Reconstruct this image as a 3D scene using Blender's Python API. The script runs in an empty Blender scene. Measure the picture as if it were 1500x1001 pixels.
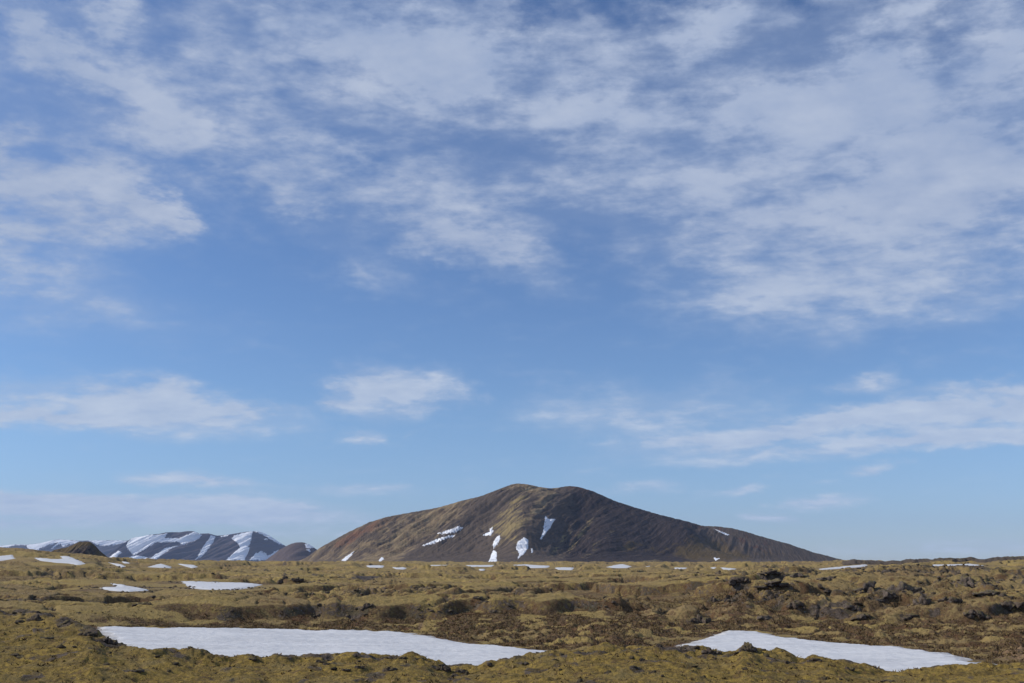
import bpy, math, random
import numpy as np
from mathutils import Vector
from mathutils.bvhtree import BVHTree

R = math.radians
SC = bpy.context.scene
COL = SC.collection

# ------------------------------------------------------------ camera
CAM_H = 6.0                       # eye height above the plain; a low moss knoll carries the camera
FPX = 1458.0                      # focal length in pixels of a 1500 px wide frame (35 mm lens)
PITCH = math.atan(323.5 / FPX)
cam_data = bpy.data.cameras.new('camera')
cam_data.sensor_width = 36.0
cam_data.lens = 36.0 * FPX / 1500.0
cam_data.clip_start = 0.1
cam_data.clip_end = 60000.0
cam = bpy.data.objects.new('camera', cam_data)
cam.location = (0, 0, CAM_H)
cam.rotation_euler = (math.pi / 2 + PITCH, 0, 0)
COL.objects.link(cam)
SC.camera = cam

# ------------------------------------------------------------ sun and sky
SUN_EL, SUN_AZ = R(34), R(-90)    # azimuth measured from +Y (view direction), negative = left
SUN_DIR = Vector((math.sin(SUN_AZ) * math.cos(SUN_EL), math.cos(SUN_AZ) * math.cos(SUN_EL), math.sin(SUN_EL)))
sun_d = bpy.data.lights.new('sun', 'SUN')
sun_d.energy = 4.0
sun_d.angle = R(0.6)
sun_d.color = (1.0, 0.95, 0.87)
sun = bpy.data.objects.new('sun', sun_d)
sun.rotation_euler = SUN_DIR.to_track_quat('Z', 'Y').to_euler()
sun.location = (-60, 20, 80)
COL.objects.link(sun)

SC.view_settings.view_transform = 'Standard'
SC.view_settings.look = 'None'
SC.view_settings.gamma = 1.0
SC.view_settings.exposure = 0.0
SC.view_settings.use_curve_mapping = False
SC.render.engine = 'CYCLES'
SC.cycles.use_denoising = True
SC.cycles.max_bounces = 4
SC.cycles.diffuse_bounces = 2
SC.cycles.glossy_bounces = 1
SC.cycles.volume_bounces = 0
SC.cycles.transparent_max_bounces = 4


class NT:
    """Small helper for wiring node trees."""
    def __init__(self, tree):
        self.t = tree
    def n(self, typ, **kw):
        nd = self.t.nodes.new(typ)
        for k, v in kw.items():
            setattr(nd, k, v)
        return nd
    def put(self, sock, v):
        if isinstance(v, bpy.types.NodeSocket):
            self.t.links.new(v, sock)
        else:
            sock.default_value = v
    def math(self, op, a, b=None, c=None, clamp=False):
        nd = self.n('ShaderNodeMath', operation=op, use_clamp=clamp)
        self.put(nd.inputs[0], a)
        if b is not None: self.put(nd.inputs[1], b)
        if c is not None: self.put(nd.inputs[2], c)
        return nd.outputs[0]
    def vmath(self, op, a, b=None):
        nd = self.n('ShaderNodeVectorMath', operation=op)
        self.put(nd.inputs[0], a)
        if b is not None: self.put(nd.inputs[1], b)
        return nd.outputs[0]
    def noise(self, vec, scale, detail=4.0, rough=0.55, dist=0.0, dim='3D', w=None):
        nd = self.n('ShaderNodeTexNoise', noise_dimensions=dim)
        self.put(nd.inputs['Vector'], vec)
        nd.inputs['Scale'].default_value = scale
        nd.inputs['Detail'].default_value = detail
        nd.inputs['Roughness'].default_value = rough
        nd.inputs['Distortion'].default_value = dist
        return nd.outputs[0]
    def rng(self, v, a, b, c=0.0, d=1.0, smooth=False):
        nd = self.n('ShaderNodeMapRange', interpolation_type='SMOOTHSTEP' if smooth else 'LINEAR')
        self.put(nd.inputs[0], v)
        for i, q in enumerate((a, b, c, d)):
            self.put(nd.inputs[i + 1], q)
        return nd.outputs[0]
    def mix(self, f, a, b):
        nd = self.n('ShaderNodeMix', data_type='RGBA')
        self.put(nd.inputs[0], f)
        for s, v in ((nd.inputs[6], a), (nd.inputs[7], b)):
            if isinstance(v, tuple): v = (*v, 1.0) if len(v) == 3 else v
            self.put(s, v)
        return nd.outputs[2]
    def attr(self, name, out='Fac'):
        return self.n('ShaderNodeAttribute', attribute_name=name).outputs[out]
    def mapping(self, vec, loc=(0, 0, 0), rot=(0, 0, 0), scale=(1, 1, 1), typ='POINT'):
        nd = self.n('ShaderNodeMapping', vector_type=typ)
        self.put(nd.inputs[0], vec)
        nd.inputs[1].default_value = loc
        nd.inputs[2].default_value = rot
        nd.inputs[3].default_value = scale
        return nd.outputs[0]


CT, ST = math.cos(PITCH), math.sin(PITCH)


def px_dir(px, py):
    """Direction of a sight line, as (azimuth, tangent of elevation)."""
    cx = np.asarray(px, float) - 750.0
    cy = 500.5 - np.asarray(py, float)
    dx, dy, dz = cx, FPX * CT - cy * ST, FPX * ST + cy * CT
    return np.arctan2(dx, dy), dz / np.hypot(dx, dy)


# clouds: (px, py, half width, half height, tilt deg, weight) -> soft patches fixed in azimuth and elevation
CLOUDS = [
    (55, 285, 140, 75, 15, .85), (170, 285, 110, 50, 30, .75), (20, 195, 90, 70, 30, .7), (30, 350, 110, 50, 10, .6),
    (235, 315, 55, 26, 35, .55), (150, 110, 150, 65, 35, .7), (120, 40, 160, 45, 25, .6), (760, 60, 120, 60, 10, .5), (300, 250, 160, 60, 25, .45), (100, 440, 200, 40, 5, .25), (600, 250, 140, 60, 10, .4), (560, 330, 120, 40, 15, .4), (265, 180, 70, 70, 40, .6), (60, 60, 120, 50, 20, .3), (15, 395, 50, 20, 10, .4),
    (420, 50, 230, 90, 5, .7), (570, 95, 200, 80, 5, .85), (330, 110, 130, 60, 10, .55), (650, 70, 140, 90, 0, .6),
    (462, 240, 95, 55, 15, 1.0), (432, 296, 60, 28, 0, .7), (350, 225, 120, 50, 30, .4),
    (1045, 48, 120, 62, 0, 1.05), (865, 160, 150, 62, 12, .95), (1085, 165, 160, 60, 0, .95), (1325, 110, 140, 80, 5, .95),
    (1200, 220, 320, 120, 0, .6), (1370, 260, 230, 120, 0, .6), (900, 90, 90, 50, 30, .4), (1240, 85, 110, 50, 0, .5),
    (1130, 405, 190, 70, 8, .9), (1420, 300, 170, 110, 0, .65), (1330, 420, 210, 60, 0, .6), (1470, 60, 110, 100, 0, .7), (1200, 10, 110, 35, 0, .45),
    (1060, 300, 190, 70, 10, .5), (830, 300, 170, 60, 5, .5), (690, 345, 130, 50, 20, .6), (640, 330, 110, 40, 20, .4), (740, 385, 100, 30, 15, .5),
    (520, 380, 120, 30, 20, .3), (660, 200, 150, 80, 0, .35), (930, 250, 140, 60, 10, .45),
    (215, 597, 210, 34, 2, 1.1), (80, 612, 130, 14, -3, .7), (330, 592, 110, 16, 3, .5), (580, 572, 95, 36, 0, .95), (510, 590, 70, 12, 4, .6), (535, 636, 62, 9, -5, .6),
    (1190, 634, 300, 13, -5, .95), (1300, 613, 300, 13, -3, .95), (1430, 593, 200, 11, 0, .8), (1460, 568, 150, 15, 0, 1.0), (1350, 650, 240, 11, -4, .85), (1440, 630, 170, 16, 0, .7), (1020, 640, 170, 10, -4, .5), (1270, 625, 330, 30, -4, .25),
    (940, 600, 200, 40, 0, .42), (1270, 556, 75, 16, -6, .6), (1255, 690, 60, 8, -5, .6), (1200, 738, 65, 9, -3, .75), (1110, 758, 50, 7, 0, .6), (1095, 716, 70, 6, -5, .45), (925, 716, 65, 11, 0, .4),
    (305, 706, 105, 11, 6, .7), (190, 744, 330, 14, 2, 2.0), (60, 731, 200, 8, 0, .7), (330, 737, 150, 7, 4, .7), (200, 757, 220, 6, 0, .6), (40, 766, 180, 10, 0, .6), (280, 762, 160, 9, 0, .5), (400, 738, 140, 12, 5, .6), (510, 720, 90, 8, 0, .3), (440, 778, 120, 12, 0, .3), (1400, 803, 260, 14, 0, .35), (1180, 660, 300, 10, -3, .4),
]


def build_world():
    w = bpy.data.worlds.new('World')
    SC.world = w
    w.use_nodes = True
    t = w.node_tree
    t.nodes.clear()
    N = NT(t)
    out = N.n('ShaderNodeOutputWorld')
    bg = N.n('ShaderNodeBackground')
    t.links.new(bg.outputs[0], out.inputs[0])
    bg.inputs[1].default_value = 0.1
    sky = N.n('ShaderNodeTexSky', sky_type='NISHITA')
    sky.sun_disc = False
    sky.sun_elevation = SUN_EL
    sky.sun_rotation = SUN_AZ
    sky.altitude = 100
    sky.air_density = 1.0
    sky.dust_density = 0.1
    sky.ozone_density = 1.6
    g = N.n('ShaderNodeNewGeometry')
    d = N.vmath('SCALE', g.outputs['Incoming'])
    d.node.inputs['Scale'].default_value = -1.0
    sep = N.n('ShaderNodeSeparateXYZ')
    t.links.new(d, sep.inputs[0])
    X, Y, Z = sep.outputs
    az = N.math('ARCTAN2', X, Y)
    el = N.math('ARCSINE', Z)
    tint = N.mix(N.rng(el, 0.0, 0.16, 0, 1, True), (0.60, 0.79, 1.24), (0.72, 0.89, 1.17))
    skyc = N.vmath('MULTIPLY', sky.outputs[0], tint)
    cmb = N.n('ShaderNodeCombineXYZ')
    t.links.new(az, cmb.inputs[0]); t.links.new(el, cmb.inputs[1])
    ang = cmb.outputs[0]
    # cloud layer coordinates: a plane overhead, so the cloud grain flattens towards the horizon
    zz = N.math('ADD', N.math('MAXIMUM', Z, 0.0), 0.22)
    pl = N.n('ShaderNodeCombineXYZ')
    t.links.new(N.math('DIVIDE', X, zz), pl.inputs[0])
    t.links.new(N.math('DIVIDE', Y, zz), pl.inputs[1])
    plane = pl.outputs[0]
    # warp the patches so that their outlines fray
    wn = N.n('ShaderNodeTexNoise', noise_dimensions='3D')
    t.links.new(N.mapping(ang, scale=(1, 2.0, 1)), wn.inputs['Vector'])
    wn.inputs['Scale'].default_value = 9.0
    wn.inputs['Detail'].default_value = 5.0
    wn.inputs['Roughness'].default_value = 0.62
    woff = N.vmath('SUBTRACT', wn.outputs['Color'], (0.5, 0.5, 0.5))
    fade = N.rng(el, 0.02, 0.45, 0.05, 1.0)
    sc = N.n('ShaderNodeVectorMath', operation='MULTIPLY')
    t.links.new(woff, sc.inputs[0])
    c3 = N.n('ShaderNodeCombineXYZ')
    c3.inputs[0].default_value = 0.26
    t.links.new(N.math('MULTIPLY', fade, 0.17), c3.inputs[1])
    t.links.new(c3.outputs[0], sc.inputs[1])
    angw = N.vmath('ADD', ang, sc.outputs[0])
    acc = None
    for (px, py, a, b, rot, wt) in CLOUDS:
        aa, te = px_dir(px, py)
        ee = math.atan(float(te))
        s = 1.0 / (FPX * 1.0)
        v = N.mapping(angw, loc=(float(aa), ee, 0), rot=(0, 0, -R(rot)), scale=(a * s * (1.65 if py < 520 else 1.4), b * s * (1.65 if py < 520 else 1.55), 1.0), typ='TEXTURE')
        gr = N.n('ShaderNodeTexGradient', gradient_type='QUADRATIC_SPHERE')
        t.links.new(v, gr.inputs[0])
        acc = N.math('MULTIPLY', gr.outputs[1], wt * 1.7) if acc is None else N.math('MULTIPLY_ADD', gr.outputs[1], wt * (1.7 if py < 520 else 2.4), acc)
    # beyond the frame the same broken layer goes on
    far = N.rng(N.noise(plane, 0.55, 3, 0.5), 0.42, 0.68, 0.0, 1.0, True)
    outside = N.math('MAXIMUM', N.rng(N.math('ABSOLUTE', az), 0.50, 0.62), N.rng(el, 0.54, 0.66))
    acc = N.math('MULTIPLY_ADD', far, outside, acc)
    mp = N.mapping(plane, rot=(0, 0, R(25)), scale=(1.0, 1.25, 1.0))
    n1 = N.noise(mp, 4.6, 9, 0.58, 0.1)
    n2 = N.noise(mp, 14.0, 7, 0.58, 0.1)
    n3 = N.noise(N.mapping(ang, scale=(1, 4.2, 1)), 16.0, 8, 0.65, 0.4)
    nn = N.math('MULTIPLY_ADD', N.math('SUBTRACT', n1, 0.5), 3.4, N.math('MULTIPLY', N.math('SUBTRACT', n2, 0.5), 1.9))
    nn = N.math('MULTIPLY_ADD', N.math('SUBTRACT', n3, 0.5), 1.5, nn)
    dens = N.math('ADD', acc, N.math('MULTIPLY', nn, N.rng(acc, 0.0, 0.6, 0.40, 1.0)))
    veil = N.math('MULTIPLY', N.rng(N.noise(mp, 0.9, 5, 0.6), 0.28, 0.66), 0.50)
    op = N.math('MULTIPLY', N.rng(dens, -0.05, 1.9, 0.0, 1.0, True), 0.88)
    op = N.math('ADD', op, N.math('MULTIPLY', veil, N.rng(acc, 0.0, 0.4)), clamp=True)
    op = N.math('MULTIPLY', op, N.rng(Z, -0.01, 0.02))
    shade = N.rng(N.math('MULTIPLY_ADD', n2, 0.5, n1), 0.55, 1.0)
    hi = N.mix(shade, (2.9, 3.8, 5.8), (4.6, 5.3, 6.8))
    lo = N.mix(shade, (4.3, 5.5, 7.5), (5.7, 6.7, 8.2))
    cc = N.mix(N.rng(el, 0.05, 0.32), lo, hi)
    t.links.new(N.mix(op, skyc, cc), bg.inputs[0])


build_world()

# ------------------------------------------------------------ noise in numpy
_rs = np.random.RandomState(7)
_ga = _rs.rand(4096) * 2 * math.pi
_GX, _GY = np.cos(_ga).astype(np.float32), np.sin(_ga).astype(np.float32)
_RX, _RY = _rs.rand(4096).astype(np.float32), _rs.rand(4096).astype(np.float32)


def _hash(i, j, seed):
    h = (i * 73856093) ^ (j * 19349663) ^ (seed * 83492791)
    h = (h ^ (h >> 13)) * 1274126177
    return ((h ^ (h >> 16)) & 4095)


def perlin(x, y, seed=0):
    x = np.asarray(x, float); y = np.asarray(y, float)
    xi = np.floor(x); yi = np.floor(y)
    fx = (x - xi).astype(np.float32); fy = (y - yi).astype(np.float32)
    xi = xi.astype(np.int64); yi = yi.astype(np.int64)
    u = fx * fx * fx * (fx * (fx * 6 - 15) + 10)
    v = fy * fy * fy * (fy * (fy * 6 - 15) + 10)
    def c(a, b):
        h = _hash(xi + a, yi + b, seed)
        return _GX[h] * (fx - a) + _GY[h] * (fy - b)
    a0 = c(0, 0) * (1 - u) + c(1, 0) * u
    a1 = c(0, 1) * (1 - u) + c(1, 1) * u
    return (a0 * (1 - v) + a1 * v) * 1.5


def fbm(x, y, oct=4, seed=0, gain=0.5):
    s = 0; a = 1.0
    for k in range(oct):
        s = s + a * perlin(x * 2 ** k + 13.7 * k, y * 2 ** k - 7.1 * k, seed + k)
        a *= gain
    return s


def worley(x, y, seed=0):
    x = np.asarray(x, float); y = np.asarray(y, float)
    xi = np.floor(x).astype(np.int64); yi = np.floor(y).astype(np.int64)
    f1 = np.full(x.shape, 9.0, np.float32); f2 = f1.copy(); cid = np.zeros(x.shape, np.float32)
    for a in (-1, 0, 1):
        for b in (-1, 0, 1):
            h = _hash(xi + a, yi + b, seed)
            dd = np.hypot(xi + a + _RX[h] - x, yi + b + _RY[h] - y).astype(np.float32)
            m = dd < f1
            f2 = np.where(m, f1, np.minimum(f2, dd))
            f1 = np.where(m, dd, f1)
            cid = np.where(m, _RX[(h * 7 + 3) & 4095], cid)
    return f1, f2, cid


def sstep(a, b, x):
    t = np.clip((x - a) / (b - a), 0, 1)
    return t * t * (3 - 2 * t)


def pillow(x, y, seed=0):
    f1, f2, cid = worley(x, y, seed)
    return np.sqrt(np.clip(1 - (f1 * 1.05) ** 2, 0, 1)) * (0.6 + 0.4 * cid)


def azr(x, y):
    return np.arctan2(x, y), np.hypot(x, y)


def ray_z(r, az, py):
    """Height at plan distance r of the sight line whose picture row is py at that azimuth."""
    cy = 500.5 - py
    k = FPX * CT - cy * ST
    cx = np.tan(az) * k
    return CAM_H + r * (FPX * ST + cy * CT) / np.hypot(cx, k)


def col_px(az, py=850.0):
    k = FPX * CT - (500.5 - py) * ST
    return 750 + np.tan(np.clip(az, -1.1, 1.1)) * k


def project(x, y, z):
    dy, dz = y, z - CAM_H
    f = dy * CT + dz * ST
    u = -dy * ST + dz * CT
    return 750 + FPX * x / f, 500.5 - FPX * u / f


def sdf_poly(x, y, P):
    """Signed distance to a polygon, positive inside."""
    P = np.asarray(P, float)
    best = np.full(x.shape, 1e9); inside = np.zeros(x.shape, bool)
    n = len(P)
    for i in range(n):
        ax, ay = P[i]; bx, by = P[(i + 1) % n]
        ex, ey = bx - ax, by - ay
        t = np.clip(((x - ax) * ex + (y - ay) * ey) / (ex * ex + ey * ey + 1e-12), 0, 1)
        best = np.minimum(best, np.hypot(x - ax - t * ex, y - ay - t * ey))
        if ay != by:
            inside ^= ((ay > y) != (by > y)) & (x < (bx - ax) * (y - ay) / (by - ay) + ax)
    return np.where(inside, best, -best)


# ------------------------------------------------------------ objects
def tag(o, label=None, cat=None, group=None, kind=None):
    if label: o['label'] = label
    if cat: o['category'] = cat
    if group: o['group'] = group
    if kind: o['kind'] = kind
    return o


def mesh_obj(name, verts, faces, mat, smooth=True, parent=None):
    me = bpy.data.meshes.new(name)
    verts = np.asarray(verts, np.float32)
    faces = np.asarray(faces, np.int32)
    me.vertices.add(len(verts))
    me.vertices.foreach_set('co', verts.ravel())
    n, k = faces.shape
    me.loops.add(n * k)
    me.loops.foreach_set('vertex_index', faces.ravel())
    me.polygons.add(n)
    me.polygons.foreach_set('loop_start', np.arange(0, n * k, k, dtype=np.int32))
    me.polygons.foreach_set('loop_total', np.full(n, k, np.int32))
    if smooth:
        me.polygons.foreach_set('use_smooth', np.ones(n, bool))
    me.update(calc_edges=True)
    me.materials.append(mat)
    o = bpy.data.objects.new(name, me)
    COL.objects.link(o)
    if parent: o.parent = parent
    return o


def fattr(o, name, vals):
    a = o.data.attributes.new(name, 'FLOAT', 'POINT')
    a.data.foreach_set('value', np.asarray(vals, np.float32).ravel())


def vattr(o, name, vals):
    a = o.data.attributes.new(name, 'FLOAT_VECTOR', 'POINT')
    a.data.foreach_set('vector', np.asarray(vals, np.float32).ravel())


def grid_faces(nr, nc):
    i = np.arange((nr - 1) * (nc - 1))
    r, c = i // (nc - 1), i % (nc - 1)
    a = r * nc + c
    return np.stack([a, a + 1, a + nc + 1, a + nc], 1)


# ------------------------------------------------------------ materials
def new_mat(name):
    m = bpy.data.materials.new(name)
    m.use_nodes = True
    m.node_tree.nodes.clear()
    N = NT(m.node_tree)
    out = N.n('ShaderNodeOutputMaterial')
    b = N.n('ShaderNodeBsdfPrincipled')
    b.inputs['Roughness'].default_value = 0.95
    b.inputs['Specular IOR Level'].default_value = 0.15
    m.node_tree.links.new(b.outputs[0], out.inputs[0])
    tc = N.n('ShaderNodeTexCoord')
    return m, N, b, tc.outputs['Object']


def bump(N, b, h, strength, dist):
    bp = N.n('ShaderNodeBump')
    bp.inputs['Strength'].default_value = strength
    bp.inputs['Distance'].default_value = dist
    N.put(bp.inputs['Height'], h)
    N.put(b.inputs['Normal'], bp.outputs[0])


def ground_material():
    m, N, b, P = new_mat('moss_and_lava')
    big = N.noise(P, 0.05, 4, 0.6)
    mid = N.noise(P, 0.45, 5, 0.62, 0.3)
    fine = N.noise(P, 2.6, 6, 0.68, 0.4)
    grit = N.noise(P, 11.0, 4, 0.7)
    moss = N.mix(N.rng(mid, 0.34, 0.66), (0.195, 0.137, 0.046), (0.335, 0.236, 0.084))
    moss = N.mix(N.rng(fine, 0.35, 0.68), moss, (0.375, 0.272, 0.094))
    moss = N.mix(N.math('MULTIPLY', N.rng(big, 0.42, 0.62), 0.7), moss, (0.225, 0.155, 0.080))
    # the bright wet moss of the near bank
    near = N.mix(N.rng(fine, 0.36, 0.66), (0.135, 0.092, 0.032), (0.375, 0.255, 0.056))
    near = N.mix(N.rng(mid, 0.50, 0.66), near, (0.230, 0.168, 0.062))
    near = N.mix(N.math('MULTIPLY', N.rng(N.noise(P, 1.1, 5, 0.7, 0.6), 0.54, 0.66), 0.75), near, (0.115, 0.070, 0.038))
    moss = N.mix(N.attr('near'), moss, near)
    # dark specks where the moss is torn
    speck = N.rng(N.noise(P, 3.7, 5, 0.75, 0.8), 0.57, 0.66)
    moss = N.mix(N.math('MULTIPLY', speck, 0.38), moss, (0.050, 0.040, 0.024))
    heath = N.mix(N.rng(fine, 0.36, 0.64), (0.050, 0.031, 0.017), (0.175, 0.108, 0.055))
    heath = N.mix(N.rng(N.noise(P, 0.9, 6, 0.7, 0.7), 0.50, 0.64), heath, (0.220, 0.160, 0.068))
    heath = N.mix(N.math('MULTIPLY', N.rng(grit, 0.58, 0.70), 0.7), heath, (0.26, 0.19, 0.10))
    heath = N.mix(N.math('MULTIPLY', N.rng(N.noise(P, 0.33, 3, 0.6), 0.52, 0.64), 0.6), heath, (0.120, 0.058, 0.028))
    rock = N.mix(N.rng(fine, 0.38, 0.66), (0.050, 0.037, 0.028), (0.155, 0.118, 0.090))
    rock = N.mix(N.rng(N.noise(P, 6.5, 5, 0.75), 0.60, 0.68), rock, (0.30, 0.28, 0.25))
    rock = N.mix(N.math('MULTIPLY', N.rng(mid, 0.52, 0.62), 0.45), rock, (0.10, 0.085, 0.032))
    gravel = N.mix(fine, (0.050, 0.042, 0.042), (0.11, 0.093, 0.088))
    jit = N.math('MULTIPLY_ADD', N.math('SUBTRACT', fine, 0.5), 1.3, N.math('MULTIPLY', N.math('SUBTRACT', mid, 0.5), 0.8))
    def mask(a):
        return N.rng(N.math('ADD', N.attr(a), jit), 0.36, 0.64, 0, 1, True)
    c = N.mix(mask('heath'), moss, heath)
    c = N.mix(mask('sand'), c, (0.24, 0.155, 0.085))
    c = N.mix(mask('gravel'), c, gravel)
    c = N.mix(mask('rock'), c, rock)
    N.put(b.inputs['Base Color'], c)
    h = N.math('MULTIPLY_ADD', grit, 0.35, fine)
    h = N.math('MULTIPLY_ADD', N.noise(P, 0.9, 4, 0.6), 1.2, h)
    bump(N, b, h, 1.0, 0.28)
    return m


def snow_material(name='old_snow', s=1.0, col=((0.53, 0.53, 0.53), (0.65, 0.645, 0.64))):
    m, N, b, P = new_mat(name)
    a = N.noise(N.mapping(P, rot=(0, 0, 0.35), scale=(0.5, 2.2, 1)), 0.22 * s, 6, 0.65, 0.5)
    g = N.noise(P, 1.6 * s, 5, 0.7)
    dirt = N.rng(N.noise(N.mapping(P, rot=(0, 0, 0.5), scale=(0.25, 1.6, 1)), 0.35 * s, 6, 0.7, 0.8), 0.54, 0.70)
    c = N.mix(N.rng(a, 0.35, 0.65), col[0], col[1])
    c = N.mix(N.math('MULTIPLY', dirt, 0.45), c, (0.42, 0.40, 0.385))
    c = N.mix(N.math('MULTIPLY', N.rng(g, 0.60, 0.72), 0.25), c, (0.45, 0.44, 0.43))
    N.put(b.inputs['Base Color'], c)
    b.inputs['Roughness'].default_value = 0.7
    if s >= 1:
        mg = N.math('ADD', N.attr('margin'), N.math('MULTIPLY', N.math('SUBTRACT', g, 0.5), 1.6))
        c2 = N.mix(N.math('MULTIPLY', N.rng(mg, 0.35, 1.0), 0.6), c, (0.27, 0.235, 0.19))
        N.put(b.inputs['Base Color'], c2)
    w = N.n('ShaderNodeTexVoronoi')
    N.put(w.inputs['Vector'], P)
    w.inputs['Scale'].default_value = 1.3 * s
    h = N.math('MULTIPLY_ADD', w.outputs[0], 0.5, N.math('MULTIPLY', g, 0.8))
    bump(N, b, h, 0.8, 0.12 / s)
    return m


def lava_material(name, c0, c1, lichen=0.5):
    m, N, b, P = new_mat(name)
    n = N.noise(P, 3.0, 6, 0.7, 0.5)
    c = N.mix(N.rng(n, 0.35, 0.68), c0, c1)
    l = N.rng(N.noise(P, 5.0, 5, 0.7), 0.58, 0.68)
    c = N.mix(N.math('MULTIPLY', l, lichen), c, (0.33, 0.31, 0.27))
    g = N.n('ShaderNodeNewGeometry')
    sp = N.n('ShaderNodeSeparateXYZ')
    N.put(sp.inputs[0], g.outputs['Normal'])
    up = N.rng(N.math('MULTIPLY_ADD', N.math('SUBTRACT', N.noise(P, 1.7, 5, 0.7), 0.5), 2.2, sp.outputs[2]), 0.62, 0.95)
    c = N.mix(N.math('MULTIPLY', up, 0.7), c, (0.155, 0.125, 0.045))
    N.put(b.inputs['Base Color'], c)
    bump(N, b, N.math('MULTIPLY_ADD', N.noise(P, 9.0, 5, 0.75), 0.5, n), 1.0, 0.18)
    return m


def mountain_material(name, far=False):
    m, N, b, P = new_mat(name)
    F = N.attr('flow', 'Vector')
    s1 = N.noise(N.mapping(F, scale=(0.085, 0.9, 1)), 1.0, 6, 0.62, 0.25)
    s2 = N.noise(N.mapping(F, scale=(0.34, 0.55, 1)), 1.0, 7, 0.68, 0.3)
    s3 = N.noise(P, 0.02, 8, 0.68)
    s4 = N.noise(P, 0.09, 6, 0.72)
    if far:
        c = N.mix(N.rng(s2, 0.35, 0.65), (0.040, 0.034, 0.048), (0.088, 0.070, 0.082))
        c = N.mix(N.attr('warm'), c, (0.105, 0.074, 0.062))
        N.put(b.inputs['Base Color'], c)
        bump(N, b, s2, 0.4, 12)
        return m
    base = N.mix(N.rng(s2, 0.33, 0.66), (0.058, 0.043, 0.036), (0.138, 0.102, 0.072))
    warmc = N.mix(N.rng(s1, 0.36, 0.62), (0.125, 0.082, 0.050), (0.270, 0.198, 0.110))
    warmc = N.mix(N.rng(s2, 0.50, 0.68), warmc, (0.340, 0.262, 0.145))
    char_and_shade = N.mix(N.rng(s2, 0.38, 0.66), (0.024, 0.018, 0.018), (0.070, 0.049, 0.042))
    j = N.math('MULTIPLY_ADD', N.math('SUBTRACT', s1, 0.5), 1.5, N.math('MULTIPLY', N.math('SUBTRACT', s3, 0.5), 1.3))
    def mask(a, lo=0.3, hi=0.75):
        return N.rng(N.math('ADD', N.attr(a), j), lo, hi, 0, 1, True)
    c = N.mix(mask('char_and_shade'), base, char_and_shade)
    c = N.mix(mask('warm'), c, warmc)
    c = N.mix(N.math('MULTIPLY', mask('rust'), 0.8), c, (0.175, 0.078, 0.048))
    c = N.mix(N.math('MULTIPLY', mask('olive'), 0.8), c, N.mix(s4, (0.075, 0.048, 0.018), (0.150, 0.100, 0.030)))
    j2 = N.math('MULTIPLY_ADD', N.math('SUBTRACT', s2, 0.5), 1.8, N.math('MULTIPLY', N.math('SUBTRACT', s3, 0.5), 1.8))
    mm = N.rng(N.math('ADD', N.attr('moss'), j2), 0.45, 0.85, 0, 1, True)
    c = N.mix(N.math('MULTIPLY', mm, 0.85), c, (0.290, 0.218, 0.095))
    c = N.mix(N.math('MULTIPLY', N.rng(s4, 0.56, 0.68), 0.35), c, (0.028, 0.022, 0.020))
    N.put(b.inputs['Base Color'], c)
    bump(N, b, N.math('MULTIPLY_ADD', s4, 0.6, s2), 0.8, 5)
    return m


M_GROUND = ground_material()
M_SNOW = snow_material()
M_SNOW_FAR = snow_material('mountain_snow', 0.05, ((0.78, 0.79, 0.82), (0.86, 0.87, 0.89)))
M_LAVA = lava_material('dark_lava', (0.058, 0.044, 0.035), (0.170, 0.127, 0.097), 0.5)
M_SLAB = lava_material('grey_lava_slab', (0.062, 0.047, 0.038), (0.190, 0.148, 0.118), 0.55)
M_MOUNT = mountain_material('scree_and_moss')
M_FAR = mountain_material('distant_rock', True)

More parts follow.
